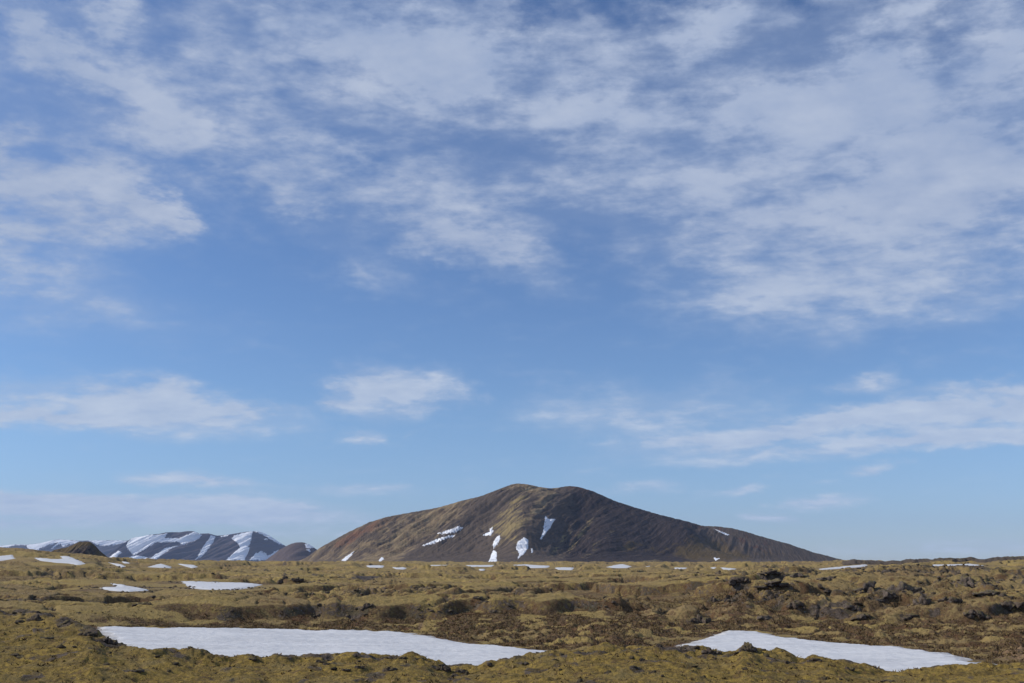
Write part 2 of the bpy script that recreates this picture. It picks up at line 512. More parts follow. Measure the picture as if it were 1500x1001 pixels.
# ------------------------------------------------------------ ground shape
# snow lying on the ground: outline in sight-line angles, given plan distance of its lowest and highest row
GSNOW = [
    ('snow_patch', [(143, 919), (300, 921), (460, 924), (545, 926), (600, 928), (650, 937), (720, 948), (838, 957), (815, 970), (700, 990), (640, 990), (560, 978), (400, 982), (280, 976), (200, 962), (165, 945), (150, 930)],
     62, 101, (985, 920), 'long pale snow patch across the foreground hollow, left of the frame centre', 'near'),
    ('snow_patch', [(972, 953), (1026, 938), (1045, 932), (1060, 926.5), (1075, 925.5), (1112, 927), (1160, 937), (1230, 944), (1320, 950), (1385, 960), (1475, 978), (1440, 985), (1300, 990), (1200, 985), (1120, 974), (1060, 966), (1005, 960)],
     62, 101, (985, 920), 'wedge of snow in the hollow below the rocky bank on the right', 'near'),
    ('snow_patch', [(143, 861.5), (172, 861), (162, 854.5), (180, 857), (205, 861), (224, 865), (190, 867), (165, 866)],
     165, 215, (867, 854), 'small snow wedge among moss hummocks, directly left of the flat oval one', 'mid'),
    ('snow_patch', [(267, 852), (300, 853), (340, 854), (370, 855), (384, 857), (365, 862), (340, 864.5), (300, 864), (280, 862)],
     180, 245, (864, 852), 'flat oval snow patch in the middle of the moss field on the left', 'mid'),
    ('snow_patch', [(-12, 816), (10, 814), (19, 813), (20, 817), (29, 821), (0, 822), (-12, 822)],
     400, 440, (822, 813), 'snow scrap on the left hillside at the very edge of the picture', 'mid'),
    ('snow_patch', [(48, 817), (65, 818), (80, 820), (92, 818.5), (87, 815), (100, 815), (114, 820), (126, 826.5), (112, 828), (100, 825.5), (85, 825), (60, 822)],
     330, 385, (828, 815), 'forked snow patch below the brown cratered hill on the left', 'mid'),
    ('snow_patch', [(158, 824), (175, 826), (185, 830), (178, 831.5), (168, 828)],
     400, 440, (831.5, 824), 'thin slanting snow sliver right of the forked snow patch', 'far'),
    ('snow_patch', [(178, 823), (186, 823.5), (191, 825.5), (182, 825.5)],
     470, 500, (825.5, 823), 'tiny snow fleck above the thin slanting snow sliver', 'far'),
    ('snow_patch', [(216, 831), (226, 828), (236, 826), (248, 829), (252, 832), (235, 832), (225, 831.5)],
     420, 480, (832, 826), 'low snow mound in front of the first snowy mountain gully', 'far'),
    ('snow_patch', [(259, 826), (285, 828), (290, 831), (281, 832.5), (270, 829.5)],
     430, 480, (832.5, 826), 'narrow slanting snow strip right of the low snow mound', 'far'),
    ('snow_patch', [(536, 829), (550, 828.5), (563, 829), (560, 832), (540, 831.5)], 600, 660, (832, 828.5), 'snow strip before the left foot of the brown mountain', 'far'),
    ('snow_patch', [(574, 831), (583, 832), (590, 831), (596, 832.5), (592, 834.5), (580, 834)], 500, 540, (834.5, 831), 'broken snow scrap just behind the grey gravel mound', 'far'),
    ('snow_patch', [(630, 828), (657, 828), (656, 830), (634, 830)], 800, 850, (830, 828), 'short thin snow dash on the plain below the slanting double snow streaks', 'far'),
    ('snow_patch', [(682, 828.3), (724, 828), (720, 830.5), (690, 830.7)], 760, 820, (830.7, 828), 'longer snow dash on the plain under the tall mountain snow pillar', 'far'),
    ('snow_patch', [(701, 834), (711, 834), (709, 836.3), (703, 836)], 450, 470, (836.3, 834), 'tiny snow dot in the moss nearest the camera below the longer snow dash', 'far'),
    ('snow_patch', [(751, 828), (770, 827), (790, 828.5), (806, 829), (802, 832), (780, 832.5), (765, 830)], 600, 680, (832.5, 827), 'widest snow strip on the plain below the rounded mountain snow blot', 'far'),
    ('snow_patch', [(812, 832), (826, 831.5), (841, 832), (838, 835.5), (818, 835)], 520, 560, (835.5, 831.5), 'snow strip right of and lower than the widest snow strip on the plain', 'far'),
    ('snow_patch', [(888, 831), (900, 828), (912, 826.5), (926, 830), (918, 832.5), (900, 832.5)], 600, 670, (832.5, 826.5), 'hump shaped snow patch on the plain below the dark mountain slope', 'far'),
    ('snow_patch', [(944, 830.5), (952, 829), (951, 832), (946, 832)], 650, 680, (832, 829), 'tiny snow dot right of the hump shaped snow patch', 'far'),
    ('snow_patch', [(987, 832), (1007, 832.2), (1002, 834.5), (990, 834)], 540, 580, (834.5, 832), 'short snow dash on the plain below the olive foot of the mountain', 'far'),
    ('snow_patch', [(1038, 832.6), (1051, 833), (1047, 835), (1041, 834.6)], 530, 560, (835, 832.6), 'very small snow dash between two larger ones left of the rocky bank', 'far'),
    ('snow_patch', [(1055, 831.5), (1079, 833.5), (1073, 836), (1060, 834.6)], 500, 545, (836, 831.5), 'slanting snow dash right above the dark lava cleft on the bank', 'far'),
    ('snow_patch', [(1146, 832), (1156, 832.2), (1153, 834.4), (1148, 834)], 520, 545, (834.4, 832), 'tiny snow dot behind the top of the rocky bank', 'far'),
    ('snow_patch', [(1199, 833.5), (1225, 831), (1252, 828.5), (1268, 827), (1271, 829), (1262, 831), (1240, 832.5), (1215, 834.5), (1202, 835)],
     370, 440, (835, 827), 'long slanting snow strip right of the mountain tail before the dark crags', 'mid'),
    ('snow_patch', [(1344, 829.5), (1365, 828), (1400, 827.5), (1420, 826), (1441, 828.5), (1436, 830.5), (1400, 831.2), (1370, 831.2)],
     330, 400, (831.2, 826), 'snow strip under the dark crags near the right edge of the picture', 'mid'),
]


def row_of(r, p):
    t = (r - p[2]) / (p[3] - p[2])
    return p[4][0] + t * (p[4][1] - p[4][0])


PATCH = []
for p in GSNOW:
    P = np.array(p[1], float)
    t = (P[:, 1] - p[4][0]) / (p[4][1] - p[4][0])
    rr = p[2] + t * (p[3] - p[2])
    az, _ = px_dir(P[:, 0], P[:, 1])
    plan = np.stack([np.sin(az) * rr, np.cos(az) * rr], 1)
    # the row at the lower edge of the patch as seen, per column
    PATCH.append((p, plan, az.min(), az.max()))

COLS = np.array([-300, 0, 130, 220, 400, 600, 750, 900, 1050, 1200, 1350, 1500, 1800], float)
ROWS = [
    (0, [4.35] * 13),
    (10, [4.0] * 13),
    (25, [1.9] * 13),
    (42, [0.95] * 13),
    (62, [2.4, 2.3, 1.0, -0.4, -0.6, -0.6, -0.6, -0.5, -0.6, -0.6, -0.5, 0.3, 0.8]),
    (72, [2.6, 2.5, 0.6, -0.8, -1.0, -1.0, -1.0, -0.7, -1.0, -1.0, -0.9, 0.0, 0.8]),
    (86, [1.2, 1.1, 0.2, -0.7, -1.0, -1.0, -0.8, -0.3, -0.9, -0.7, -0.5, -0.1, 0.8]),
    (100, [0.8, 0.7, 0.4, -0.5, -0.9, -0.9, -0.4, 0.3, -0.5, -0.2, -0.1, 0.2, 0.8]),
    (108, [1.2, 1.1, 1.0, 0.6, 0.2, 0.1, 0.6, 0.7, 0.2, 0.1, 0.2, 0.5, 1.0]),
    (120, [1.4, 1.3, 1.2, 1.1, 1.0, 1.1, 1.2, 1.1, 0.8, 0.5, 0.6, 0.9, 1.3]),
    (145, [1.4, 1.4, 1.3, 1.2, 1.2, 1.2, 1.2, 1.4, 1.9, 1.7, 1.8, 1.9, 2.0]),
    (175, [1.5, 1.5, 1.3, 1.2, 1.2, 1.1, 1.2, 1.5, 2.6, 3.2, 3.1, 3.0, 3.0]),
    (210, [2.0, 1.7, 1.4, 1.1, 1.1, 1.1, 1.2, 1.6, 2.6, 3.0, 3.2, 3.3, 3.3]),
    (300, [5.0, 4.4, 3.2, 2.0, 1.6, 1.5, 1.6, 1.8, 2.6, 3.0, 3.6, 4.0, 4.4]),
    (450, [10.5, 9.0, 6.5, 4.0, 2.4, 2.0, 2.0, 2.2, 2.8, 3.2, 5.0, 6.5, 7.5]),
    (600, [15, 12.8, 9.5, 6.5, 3.2, 2.6, 2.6, 2.8, 3.2, 4.0, 6.5, 8.0, 9.5]),
    (900, [12, 11, 10, 8, 5.0, 4.4, 4.4, 4.4, 4.6, 5.0, 6.0, 7.0, 8.0]),
    (1400, [8, 8, 8, 8, 7.2, 6.9, 6.9, 6.9, 6.9, 6.8, 6.5, 6.5, 6.5]),
    (2000, [8.0] * 13),
    (4000, [8.0] * 13),
    (30000, [2.0] * 13),
]
RS = np.array([q[0] for q in ROWS], float)
ZT = np.array([q[1] for q in ROWS], float)


def table(r, px):
    j = np.clip(np.searchsorted(COLS, px) - 1, 0, len(COLS) - 2)
    tx = np.clip((px - COLS[j]) / (COLS[j + 1] - COLS[j]), 0, 1)
    tx = tx * tx * (3 - 2 * tx)
    i = np.clip(np.searchsorted(RS, r) - 1, 0, len(RS) - 2)
    ty = np.clip((r - RS[i]) / (RS[i + 1] - RS[i]), 0, 1)
    a = ZT[i, j] * (1 - tx) + ZT[i, j + 1] * tx
    b = ZT[i + 1, j] * (1 - tx) + ZT[i + 1, j + 1] * tx
    return a * (1 - ty) + b * ty


CREST = np.array([(-300, 892), (0, 893), (60, 897), (110, 910), (140, 921), (152, 929), (166, 939), (180, 944), (205, 947), (240, 952), (290, 960), (320, 967), (345, 967), (375, 963), (400, 967), (430, 964), (455, 962), (480, 964), (520, 960), (560, 963),
                  (600, 961), (620, 965), (640, 973), (660, 979), (700, 980), (715, 974), (740, 969), (770, 966), (800, 961), (830, 955), (860, 952), (930, 951), (1000, 954), (1050, 955), (1072, 953), (1082, 946), (1095, 947), (1108, 954), (1130, 959), (1160, 966), (1175, 965), (1190, 963), (1215, 967),
                  (1245, 976), (1290, 979), (1340, 978), (1400, 980), (1440, 979), (1500, 976), (1800, 970)], float)
SKY = np.array([(-300, 798), (0, 802), (30, 803.5), (60, 807), (110, 811), (150, 815), (200, 818.5), (260, 820), (300, 821), (450, 822), (700, 823), (1100, 823), (1200, 822.5), (1228, 821), (1245, 820), (1258, 818), (1275, 820), (1300, 821), (1322, 822),
                (1335, 818.5), (1362, 818), (1368, 820), (1380, 817.5), (1410, 817.5), (1430, 816), (1438, 819), (1455, 818), (1470, 816), (1478, 814), (1490, 816), (1800, 810)], float)


def ground(x, y, full=False):
    """Height of the lava field, with the cover masks when full."""
    x = np.asarray(x, float); y = np.asarray(y, float)
    az, r = azr(x, y)
    front = (np.abs(az) < 1.2)
    px = np.clip(col_px(np.where(front, az, np.sign(az) * 1.2)), -300, 1800)
    z = table(r, px)
    # gentle warp so that nothing runs in circles round the camera
    wx = fbm(x / 30, y / 30, 3, 11); wy = fbm(x / 30, y / 30, 3, 21)
    # near bank
    rc = 55 + 15 * sstep(190, 20, px) + 2.5 * perlin(x / 14.0, np.zeros_like(x) + 3.3, 31)
    pc = np.interp(px, CREST[:, 0], CREST[:, 1])
    zc = ray_z(rc, np.where(front, az, 0), pc)
    tn = sstep(40, 1, np.abs(r - rc))
    bank = np.where(r < rc, z * 0 + 0.92 + (zc - 0.92) * sstep(38, 1, 0) * np.clip((r - 38) / (rc - 38), 0, 1) ** 1.1, 0)
    zb = np.where(r < 38, z, 0.95 + (zc - 0.95) * np.clip((r - 38) / (rc - 38), 0, 1) ** 1.15)
    tb = sstep(0, 9, r - rc)
    z = np.where(r < rc, np.where(r < 38, z, zb), zc * (1 - tb) + z * tb)
    wb = sstep(25, 40, r) * (1 - sstep(0, 9, r - rc))         # on the near bank
    hol = sstep(2, 12, r - rc) * (1 - sstep(100, 112, r))     # in the hollow
    leftfar = sstep(260, 60, px)
    hol = hol * (1 - 0.5 * leftfar)
    fieldw = sstep(104, 118, r)
    # pillows of moss
    wX, wY = x + 3.2 * wx, y + 3.2 * wy
    p1 = pillow(wX / 11.0, wY / 9.0, 41)
    p2 = pillow(wX / 3.6, wY / 3.2, 42)
    p3 = pillow(x / 1.15 + wx, y / 1.15, 43)
    pn = fbm(x / 36 + 5, y / 24, 4, 51)
    plate = sstep(-0.02, 0.08, pn + 0.04 * perlin(x / 4, y / 4, 52))
    right = sstep(980, 1080, px) * sstep(98, 112, r) * (1 - sstep(215, 250, r))
    zone = np.clip(right * (0.35 + 1.2 * fbm(x / 17, y / 22, 3, 61)), 0, 1)
    zone = np.maximum(zone, fieldw * sstep(0.28, 0.5, fbm(x / 26, y / 36, 3, 62)) * 0.7)
    crag = sstep(1225, 1250, px) * sstep(472, 500, r) * (1 - sstep(640, 700, r))
    zone = np.maximum(zone, crag)
    rid = 1 - np.abs(fbm(wX / 6.5, wY / 6.5, 4, 63, 0.55)) * 1.7
    f1, f2, cid = worley(wX / 2.3, wY / 2.3, 64)
    block = np.clip((f2 - f1) * 3, 0, 1) * (0.4 + cid)
    amp = fieldw * (1 + 0.5 * sstep(200, 500, r)) * (1 - sstep(1300, 2000, r) * 0.8)
    far = sstep(260, 600, r)
    dz = amp * ((0.85 + 0.9 * right) * (p1 - 0.6) * (1 - 0.35 * far) + (0.10 + 0.25 * right) * (p2 - 0.6) * (1 - far) + 1.35 * (plate - 0.5) * (1 - 0.3 * far))
    dz += amp * far * 1.5 * fbm(x / 95, y / 80, 5, 71, 0.6)
    m3 = pillow((x + 6 * wx) / 24.0, (y + 6 * wy) / 15.0, 44)
    m4 = pillow((x + 5 * wy) / 40.0, (y + 5 * wx) / 19.0, 45)
    dz += fieldw * (2.6 * right * (m3 - 0.5) + (1 - right) * 1.45 * (m4 - 0.6) * (1 - sstep(900, 1500, r)) * (1 + far * 0.8))
    dz += zone * (0.95 * (rid - 0.55) + 0.45 * (block - 0.5))
    dz += crag * 1.2 * fbm(x / 9, y / 9, 4, 72, 0.6)
    c1, c2, _ = worley(wX / 11.0 + 0.5 * wy, wY / 7.0 + 0.5 * wx, 65)
    e1, e2, _ = worley(wX / 3.4 + 0.6 * wy, wY / 2.6 + 0.6 * wx, 66)
    ckm = sstep(-0.05, 0.3, fbm(x / 22, y / 30, 3, 67))
    crack = sstep(0.16, 0.02, c2 - c1) * ckm
    crack2 = sstep(0.20, 0.02, e2 - e1) * sstep(0.15, 0.5, fbm(x / 12, y / 16, 3, 68))
    crack = np.maximum(crack, 0.7 * crack2) * fieldw * (1 - sstep(900, 1300, r))
    dz -= crack * 0.6
    rl = 113.5 + 5.5 * perlin(x / 17.0, x * 0 + 8.8, 97) + 2.2 * perlin(x / 4.5, x * 0 + 2.2, 98)
    lipw = sstep(180, 330, px) * sstep(1010, 940, px)
    lip = sstep(-0.9, 0.9, r - rl)
    dz += lipw * (lip - 0.5) * 1.15 * sstep(103, 107, r) * (1 - sstep(122, 140, r))
    lipedge = lipw * np.exp(-((r - rl + 0.5) / 1.3) ** 2)
    heathw = np.clip(hol + right * sstep(165, 110, r) * 0.62, 0, 1)
    dz += heathw * (0.22 * (p3 - 0.6) + 0.30 * (p2 - 0.6) + 0.28 * fbm(x / 1.3, y / 1.3, 4, 73, 0.6))
    dz += wb * (0.24 * (p2 - 0.6) + 0.20 * (p3 - 0.6) + 0.30 * fbm(x / 2.6, y / 2.6, 5, 74, 0.6)) * (0.6 + 0.4 * sstep(5, 0, np.abs(r - rc)) )
    dz += fieldw * (0.06 * (p3 - 0.6) + 0.13 * fbm(x / 2.0, y / 2.0, 4, 75, 0.6))
    z = z + dz
    # skyline of the plain, and sight lines kept open to each snow patch
    ps = np.interp(px, SKY[:, 0], SKY[:, 1]) + 0.8 * perlin(px / 9.0, r * 0 + .5, 81) * sstep(1200, 1260, px) + 0.75 * perlin(px / 5.0, r * 0 + .5, 82) + 0.8 * perlin(px / 16.0, r * 0 + .5, 83) + 0.5 * perlin(px / 2.0, r * 0 + .5, 84)
    zs = ray_z(r, np.where(front, az, 0), ps)
    lim = np.where(front & (r > 150), zs, 1e6)
    lim = np.where(front & (r > 120) & (r < 480), np.minimum(lim, ray_z(r, np.where(front, az, 0), ps + 5.5 * sstep(1200, 1240, px) * (1 - sstep(475, 520, r)))), lim)
    k = 0.25
    z = np.where(z > lim - k, lim - k * np.exp(-np.clip((z - lim + k) / k, 0, 20)), z)
    # skyline ridge: lift the crag belt and the left hill up to it
    lift = (crag * sstep(500, 560, r) * (1 - sstep(590, 640, r)) + sstep(330, 200, px) * sstep(540, 620, r) * (1 - sstep(680, 760, r)))
    z = np.where(front, z + np.clip(zs - z - 0.3, 0, 9) * np.clip(lift, 0, 1) * 0.9, z)
    snowm = np.zeros_like(z)
    for (p, plan, a0, a1) in PATCH:
        m = (az > a0 - 0.05) & (az < a1 + 0.05) & (r < p[3] * 1.18) & (r > p[2] * 0.72) & front
        if not m.any():
            continue
        xx, yy, rr, aa, zz = x[m], y[m], r[m], az[m], z[m]
        sd = sdf_poly(xx, yy, plan)
        py = np.clip(row_of(rr, p), min(p[4]) - 2, max(p[4]) + 4)
        zp = ray_z(rr, aa, py)
        size = (p[3] - p[2])
        if p[5 + 1] == 'near':
            wo = 5.0
        else:
            wo = max(4.0, size * 0.22)
        w = sstep(-wo, -0.15 * wo, sd)
        # keep the sight line open in front of the patch
        if p[6] != 'near':
            inaz = sstep(a0 - 0.012, a0 + 0.001, aa) * (1 - sstep(a1 - 0.001, a1 + 0.012, aa))
            zl = ray_z(rr, aa, np.full_like(aa, max(p[4]) + 0.4))
            f = (rr < p[2] + size * 0.3) * inaz
            zz = np.where(f * (zz > zl - 0.1) > 0, zz * (1 - f) + (zl - 0.1) * f, zz)
        zz = zz * (1 - w) + zp * w
        z[m] = zz
        snowm[m] = np.maximum(snowm[m], w)
    if not full:
        return z
    rockw = np.clip(zone * (0.15 + 0.9 * sstep(0.45, 0.95, rid) * (0.55 + 0.45 * perlin(x / 5, y / 5, 91))) + crag * 1.1, 0, 1.2)
    edge = 4 * plate * (1 - plate)
    crease = np.clip(1 - p1 * 1.5, 0, 1)
    rockw = np.maximum(rockw, fieldw * edge * (0.15 + 0.6 * perlin(x / 6, y / 6, 92)))
    rockw = np.maximum(rockw, wb * sstep(0.42, 0.65, fbm(x / 1.7, y / 2.4, 3, 93)) * 0.6)
    rockw = np.maximum(rockw, wb * sstep(2.5, 0.3, np.abs(r - rc)) * sstep(-.1, .4, perlin(x / 1.8, y / 1.8, 94)) * 0.75)
    rockw = np.maximum(rockw, wb * sstep(5, 1, np.abs(r - rc)) * sstep(230, 170, px) * (0.35 + 0.8 * perlin(x / 1.5, y / 1.5, 95)))
    rockw = rockw * (1 - hol)
    rockw = np.maximum(rockw, crack * 0.7)
    rockw = np.maximum(rockw, lipedge * sstep(-0.1, 0.5, perlin(x / 3.1, y * 0, 99)) * 0.7)
    clump = sstep(0.05, 0.4, fbm(x / 3.6, y / 3.4, 3, 96) + 0.06) * 0.85
    heath = np.clip(hol * (1.05 - clump) + heathw * (0.6 - clump * 0.8) + fieldw * (0.50 * (1 - plate) + 0.62 * crease), 0, 1)
    heath = np.maximum(heath, lipw * (1 - lip) * (1 - sstep(112, 124, r)) * sstep(96, 102, r) * (1 - clump))
    heath = np.where(r > 260, heath * 0.8, heath)
    heath += right * 0.12
    gx, gy = (px - 538) / 30.0, (r - 262) / 30.0
    gravel = np.clip(1.25 - np.hypot(gx, gy), 0, 1)
    sx = np.hypot((px - 1478) / 55.0, (r - 78) / 9.0)
    sx2 = np.hypot((px - 618) / 9.0, (r - 106) / 7.0)
    sand = np.maximum(np.clip(1.1 - sx, 0, 0.8), np.clip(0.9 - sx2, 0, 0.6))
    near = sstep(78, 60, r)
    return z, dict(rock=rockw, heath=heath, gravel=gravel, sand=sand, near=near)


def ground_mesh():
    az_f = np.radians(np.linspace(-31.5, 31.5, 1120))
    az_l = np.radians(-180 + np.cumsum(np.linspace(8, 0.5, 35)) * (148.5 / np.cumsum(np.linspace(8, 0.5, 35))[-1]))[:-1]
    az_l = np.concatenate([[-math.pi], az_l])
    A = np.concatenate([az_l, az_f, -az_l[::-1]])
    r = [0.6]
    while r[-1] < 15500:
        q = r[-1]
        k = 0.12 if q < 30 else 0.02 if q < 38 else 0.0030 if q < 130 else 0.0040 if q < 260 else 0.0065 if q < 700 else 0.012 if q < 1600 else 0.06
        r.append(q * (1 + k))
    r = np.array(r)
    AA, RR = np.meshgrid(A, r)
    X, Y = np.sin(AA) * RR, np.cos(AA) * RR
    z, masks = ground(X, Y, True)
    dzr = np.gradient(z, axis=0) / np.gradient(RR, axis=0)
    dzr = 0.25 * np.roll(dzr, 1, 0) + 0.5 * dzr + 0.25 * np.roll(dzr, -1, 0)
    side = np.abs(np.gradient(z, axis=1)) / (np.abs(np.gradient(AA, axis=1)) * RR + 1e-6)
    steep = np.hypot(np.clip(dzr, 0, 9), 0.5 * side)  # camera-facing slopes: rock and heath cover there also paints their shaded fronts
    out = sstep(104, 112, RR) * (1 - sstep(700, 1000, RR))
    nz = perlin(X / 4.0, Y / 5.0, 191)
    masks['rock'] = np.maximum(masks['rock'], out * sstep(0.52, 0.95, steep + 0.35 * nz) * (0.55 + 0.3 * sstep(0.22, 0.32, AA)) * sstep(-0.3, 0.15, nz))
    masks['heath'] = np.maximum(masks['heath'], out * sstep(0.24, 0.52, steep - 0.25 * nz) * 0.62)
    low = sstep(-0.1, -0.5, fbm(X / 45, Y / 30, 3, 192)) * out
    masks['heath'] = np.maximum(masks['heath'], low * 0.42)
    V = np.stack([X, Y, z], -1).reshape(-1, 3)
    nr, nc = len(r), len(A)
    F = grid_faces(nr, nc)[:, ::-1]
    V = np.vstack([V, [[0, 0, float(z[0].mean())]]])
    o = mesh_obj('ground', V, F, M_GROUND)
    tag(o, kind='structure')
    for k_, v in masks.items():
        fattr(o, k_, np.append(v.ravel(), 0))
    print('ground quads', len(F))
    return o, X, Y, z, masks


ground_obj, GX, GY, GZ, GM = ground_mesh()


def hit_ground(px, py, lo=40.0, hi=1500.0):
    az, te = px_dir(px, py)
    r = np.exp(np.linspace(math.log(lo), math.log(hi), 2500))
    z = ground(np.sin(az) * r, np.cos(az) * r)
    s = CAM_H + te * r
    i = np.argmax(z >= s)
    if z[i] < s[i]:
        i = len(r) - 1
    return float(np.sin(az) * r[i]), float(np.cos(az) * r[i]), float(z[i]), float(r[i])


# ------------------------------------------------------------ snow on the plain
def ground_snow():
    for k, (p, plan, a0, a1) in enumerate(PATCH):
        far = p[6] != 'near'
        n0 = 300 if not far else 70
        nr = 150 if not far else 28
        az = np.linspace(a0 - 0.004, a1 + 0.004, n0)
        rr = np.linspace(p[2] * 0.97, p[3] * 1.03, nr)
        AA, RR = np.meshgrid(az, rr)
        X, Y = np.sin(AA) * RR, np.cos(AA) * RR
        sd = sdf_poly(X, Y, plan)
        sc_ = 1.0 if not far else max(0.7, (p[3] - p[2]) / 45.0)
        sd = sd + (0.35 if far else 0.6) * sc_ * fbm(X / (2.2 * sc_), Y / (2.2 * sc_), 4, 300 + k, 0.6)
        th = np.clip(sd * 0.22 / sc_, -0.5, 0.20)
        # sun cups and low swells
        th = th + np.clip(sd, 0, 1) * (0.015 * fbm(X / 1.1, Y / 1.1, 3, 330 + k) + 0.10 * fbm(X / 9, Y / 12, 4, 340 + k)) * (1 if not far else 0.5)
        z = ground(X, Y) + th
        V = np.stack([X, Y, z], -1).reshape(-1, 3)
        F = grid_faces(nr, n0)[:, ::-1]
        keep = (sd.ravel()[F] > -1.5 * sc_).any(1)
        F = F[keep]
        used = np.unique(F)
        mp = np.full(len(V), -1); mp[used] = np.arange(len(used))
        o = mesh_obj('snow_patch', V[used], mp[F], M_SNOW)
        fattr(o, 'margin', (sstep(1.6 * sc_, 0.0, sd).ravel() * (1.0 if not far else 0.45))[used])
        tag(o, p[5], 'snow patch', 'snow patches lying on the moss plain')


ground_snow()


# ------------------------------------------------------------ mountains
def mountain_z(x, y, ridges, slope, gully, gs, seed, spur=None):
    """Height: the highest of several ridges, each falling away at a scree slope."""
    best = None
    for (pts, D, bend) in ridges:
        K = FPX * CT + 322 * ST
        pxw = 750 + x * K / D
        Yr = D + bend(pxw) if bend else D
        pts = np.asarray(pts, float)
        rowp = np.interp(pxw, pts[:, 0], pts[:, 1])
        # soften the polyline
        for q in (3.0, 6.0):
            rowp = rowp * 0.5 + 0.25 * (np.interp(pxw - q, pts[:, 0], pts[:, 1]) + np.interp(pxw + q, pts[:, 0], pts[:, 1]))
        az = np.arctan2(x, Yr + 0 * x)
        H = ray_z(np.hypot(x, Yr), az, rowp) - 6.0
        d = Yr - y
        # rounded top, straight scree, concave foot
        h0 = np.maximum(H, 1.0)
        s = np.abs(d) * slope
        s = np.sqrt(s * s + (0.035 * h0) ** 2) - 0.035 * h0
        tt = s / h0
        z = h0 * (1 - tt)
        z = np.where(tt > 0.8, h0 * (0.2 * np.exp(-(tt - 0.8) / 0.2)) , z)
        z = np.where(H < 1.0, H, z)
        best = z if best is None else np.maximum(best, z)
    return best + 6.0


def build_range(name, ridges, x0, x1, nx, y0, y1, ny, slope, mat, gully, gfreq, lean, seed, maskfn=None, spurfn=None):
    D = ridges[0][1]
    K = FPX * CT + 322 * ST
    pxs = np.linspace(x0, x1, nx)
    ys = np.linspace(y0, y1, ny)
    PX, Y = np.meshgrid(pxs, ys)
    X = (PX - 750) * D / K
    Z = mountain_z(X, Y, ridges, slope, gully, gfreq, seed)
    dep = (D - Y) / D * 1458                     # depth in front of the ridge, in pixel units of width
    u = PX + lean(PX, dep)
    hh = np.clip(Z / max(1.0, Z.max()), 0, 1)
    body = sstep(0.0, 0.25, hh) * sstep(-8, 22, dep)
    if name == 'mountain':
        body = body * (1 - 0.45 * sstep(800, 900, PX))
    g1 = fbm(u / gfreq, dep / (gfreq * 9), 4, seed, 0.55)
    g2 = 1 - np.abs(fbm(u / (gfreq * 2.3), dep / (gfreq * 14), 3, seed + 7)) * 2
    Z = Z + body * gully * (g1 * 0.55 + (g2 - 0.5) * 0.6)
    Z = Z + body * gully * (0.5 if name == 'mountain' else 0.12) * fbm(X / (0.02 * D), Y / (0.02 * D), 6, seed + 9, 0.62)
    Z = Z + sstep(0, .1, hh) * D * (0.00035 if name in ('mountain', 'hill') else 0.0001) * fbm(X / (0.004 * D), Y / (0.004 * D), 3, seed + 13, 0.6)
    if spurfn is not None:
        Z = Z + spurfn(PX, dep, hh, u)
    # nothing in front may stand above the skyline
    best = None
    for (pts, D2, bend) in ridges:
        pts = np.asarray(pts, float)
        ppx, ppy = project(X, Y, Z)
        r_ = np.interp(ppx, pts[:, 0], pts[:, 1])
        best = r_ if best is None else np.minimum(best, r_)
    az = np.arctan2(X, Y)
    lim = ray_z(np.hypot(X, Y), az, best + 0.3 * perlin(PX / 3.0, Y * 0, seed + 3))
    Z = np.minimum(Z, np.where(ppy < 824, lim, 1e9))
    Z = Z - 12.0 * (1 - sstep(0, 0.03, (Z - 6) / 200.0 + 0.015))
    V = np.stack([X, Y, Z], -1).reshape(-1, 3)
    F = grid_faces(ny, nx)
    o = mesh_obj(name, V, F, mat)
    tag(o, kind='structure')
    vattr(o, 'flow', np.stack([u, dep / 12.0, np.zeros_like(u)], -1).reshape(-1, 3))
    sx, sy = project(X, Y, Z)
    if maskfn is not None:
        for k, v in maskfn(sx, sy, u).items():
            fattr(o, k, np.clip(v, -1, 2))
    return o, BVHTree.FromPolygons([tuple(v) for v in V.tolist()], F.tolist())


def blob(x, y, cx, cy, a, b, rot=0):
    c, s = math.cos(R(rot)), math.sin(R(rot))
    dx, dy = x - cx, y - cy
    return np.exp(-(((dx * c + dy * s) / a) ** 2 + ((-dx * s + dy * c) / b) ** 2))


MAIN = [(380, 829), (430, 824), (447, 818), (470, 801), (490, 790), (510, 779), (540, 765), (560, 758.5), (568, 757), (600, 751), (640, 744), (675, 734), (700, 728), (720, 721), (738, 714), (748, 710), (760, 708), (775, 710), (790, 713.5), (805, 715.5),
        (815, 715), (835, 711.5), (850, 714), (862, 717), (880, 724), (898, 732.5), (912, 737), (940, 746), (975, 756), (1005, 763), (1030, 770), (1070, 783), (1120, 799), (1170, 813), (1210, 824), (1300, 832)]
TAIL = [(900, 830), (960, 800), (1000, 781), (1030, 770.5), (1050, 771), (1075, 774), (1095, 779), (1110, 784), (1135, 791), (1152, 796), (1156, 795.5), (1166, 801), (1180, 804.5), (1190, 809), (1205, 812), (1218, 816), (1230, 819), (1240, 821), (1258, 826), (1320, 834)]


def lean_main(px, dep):
    a = np.interp(px, [400, 700, 790, 860, 960, 1050, 1200], [1.05, 0.95, 0.62, 0.72, 0.6, 0.45, -0.1])
    return a * dep


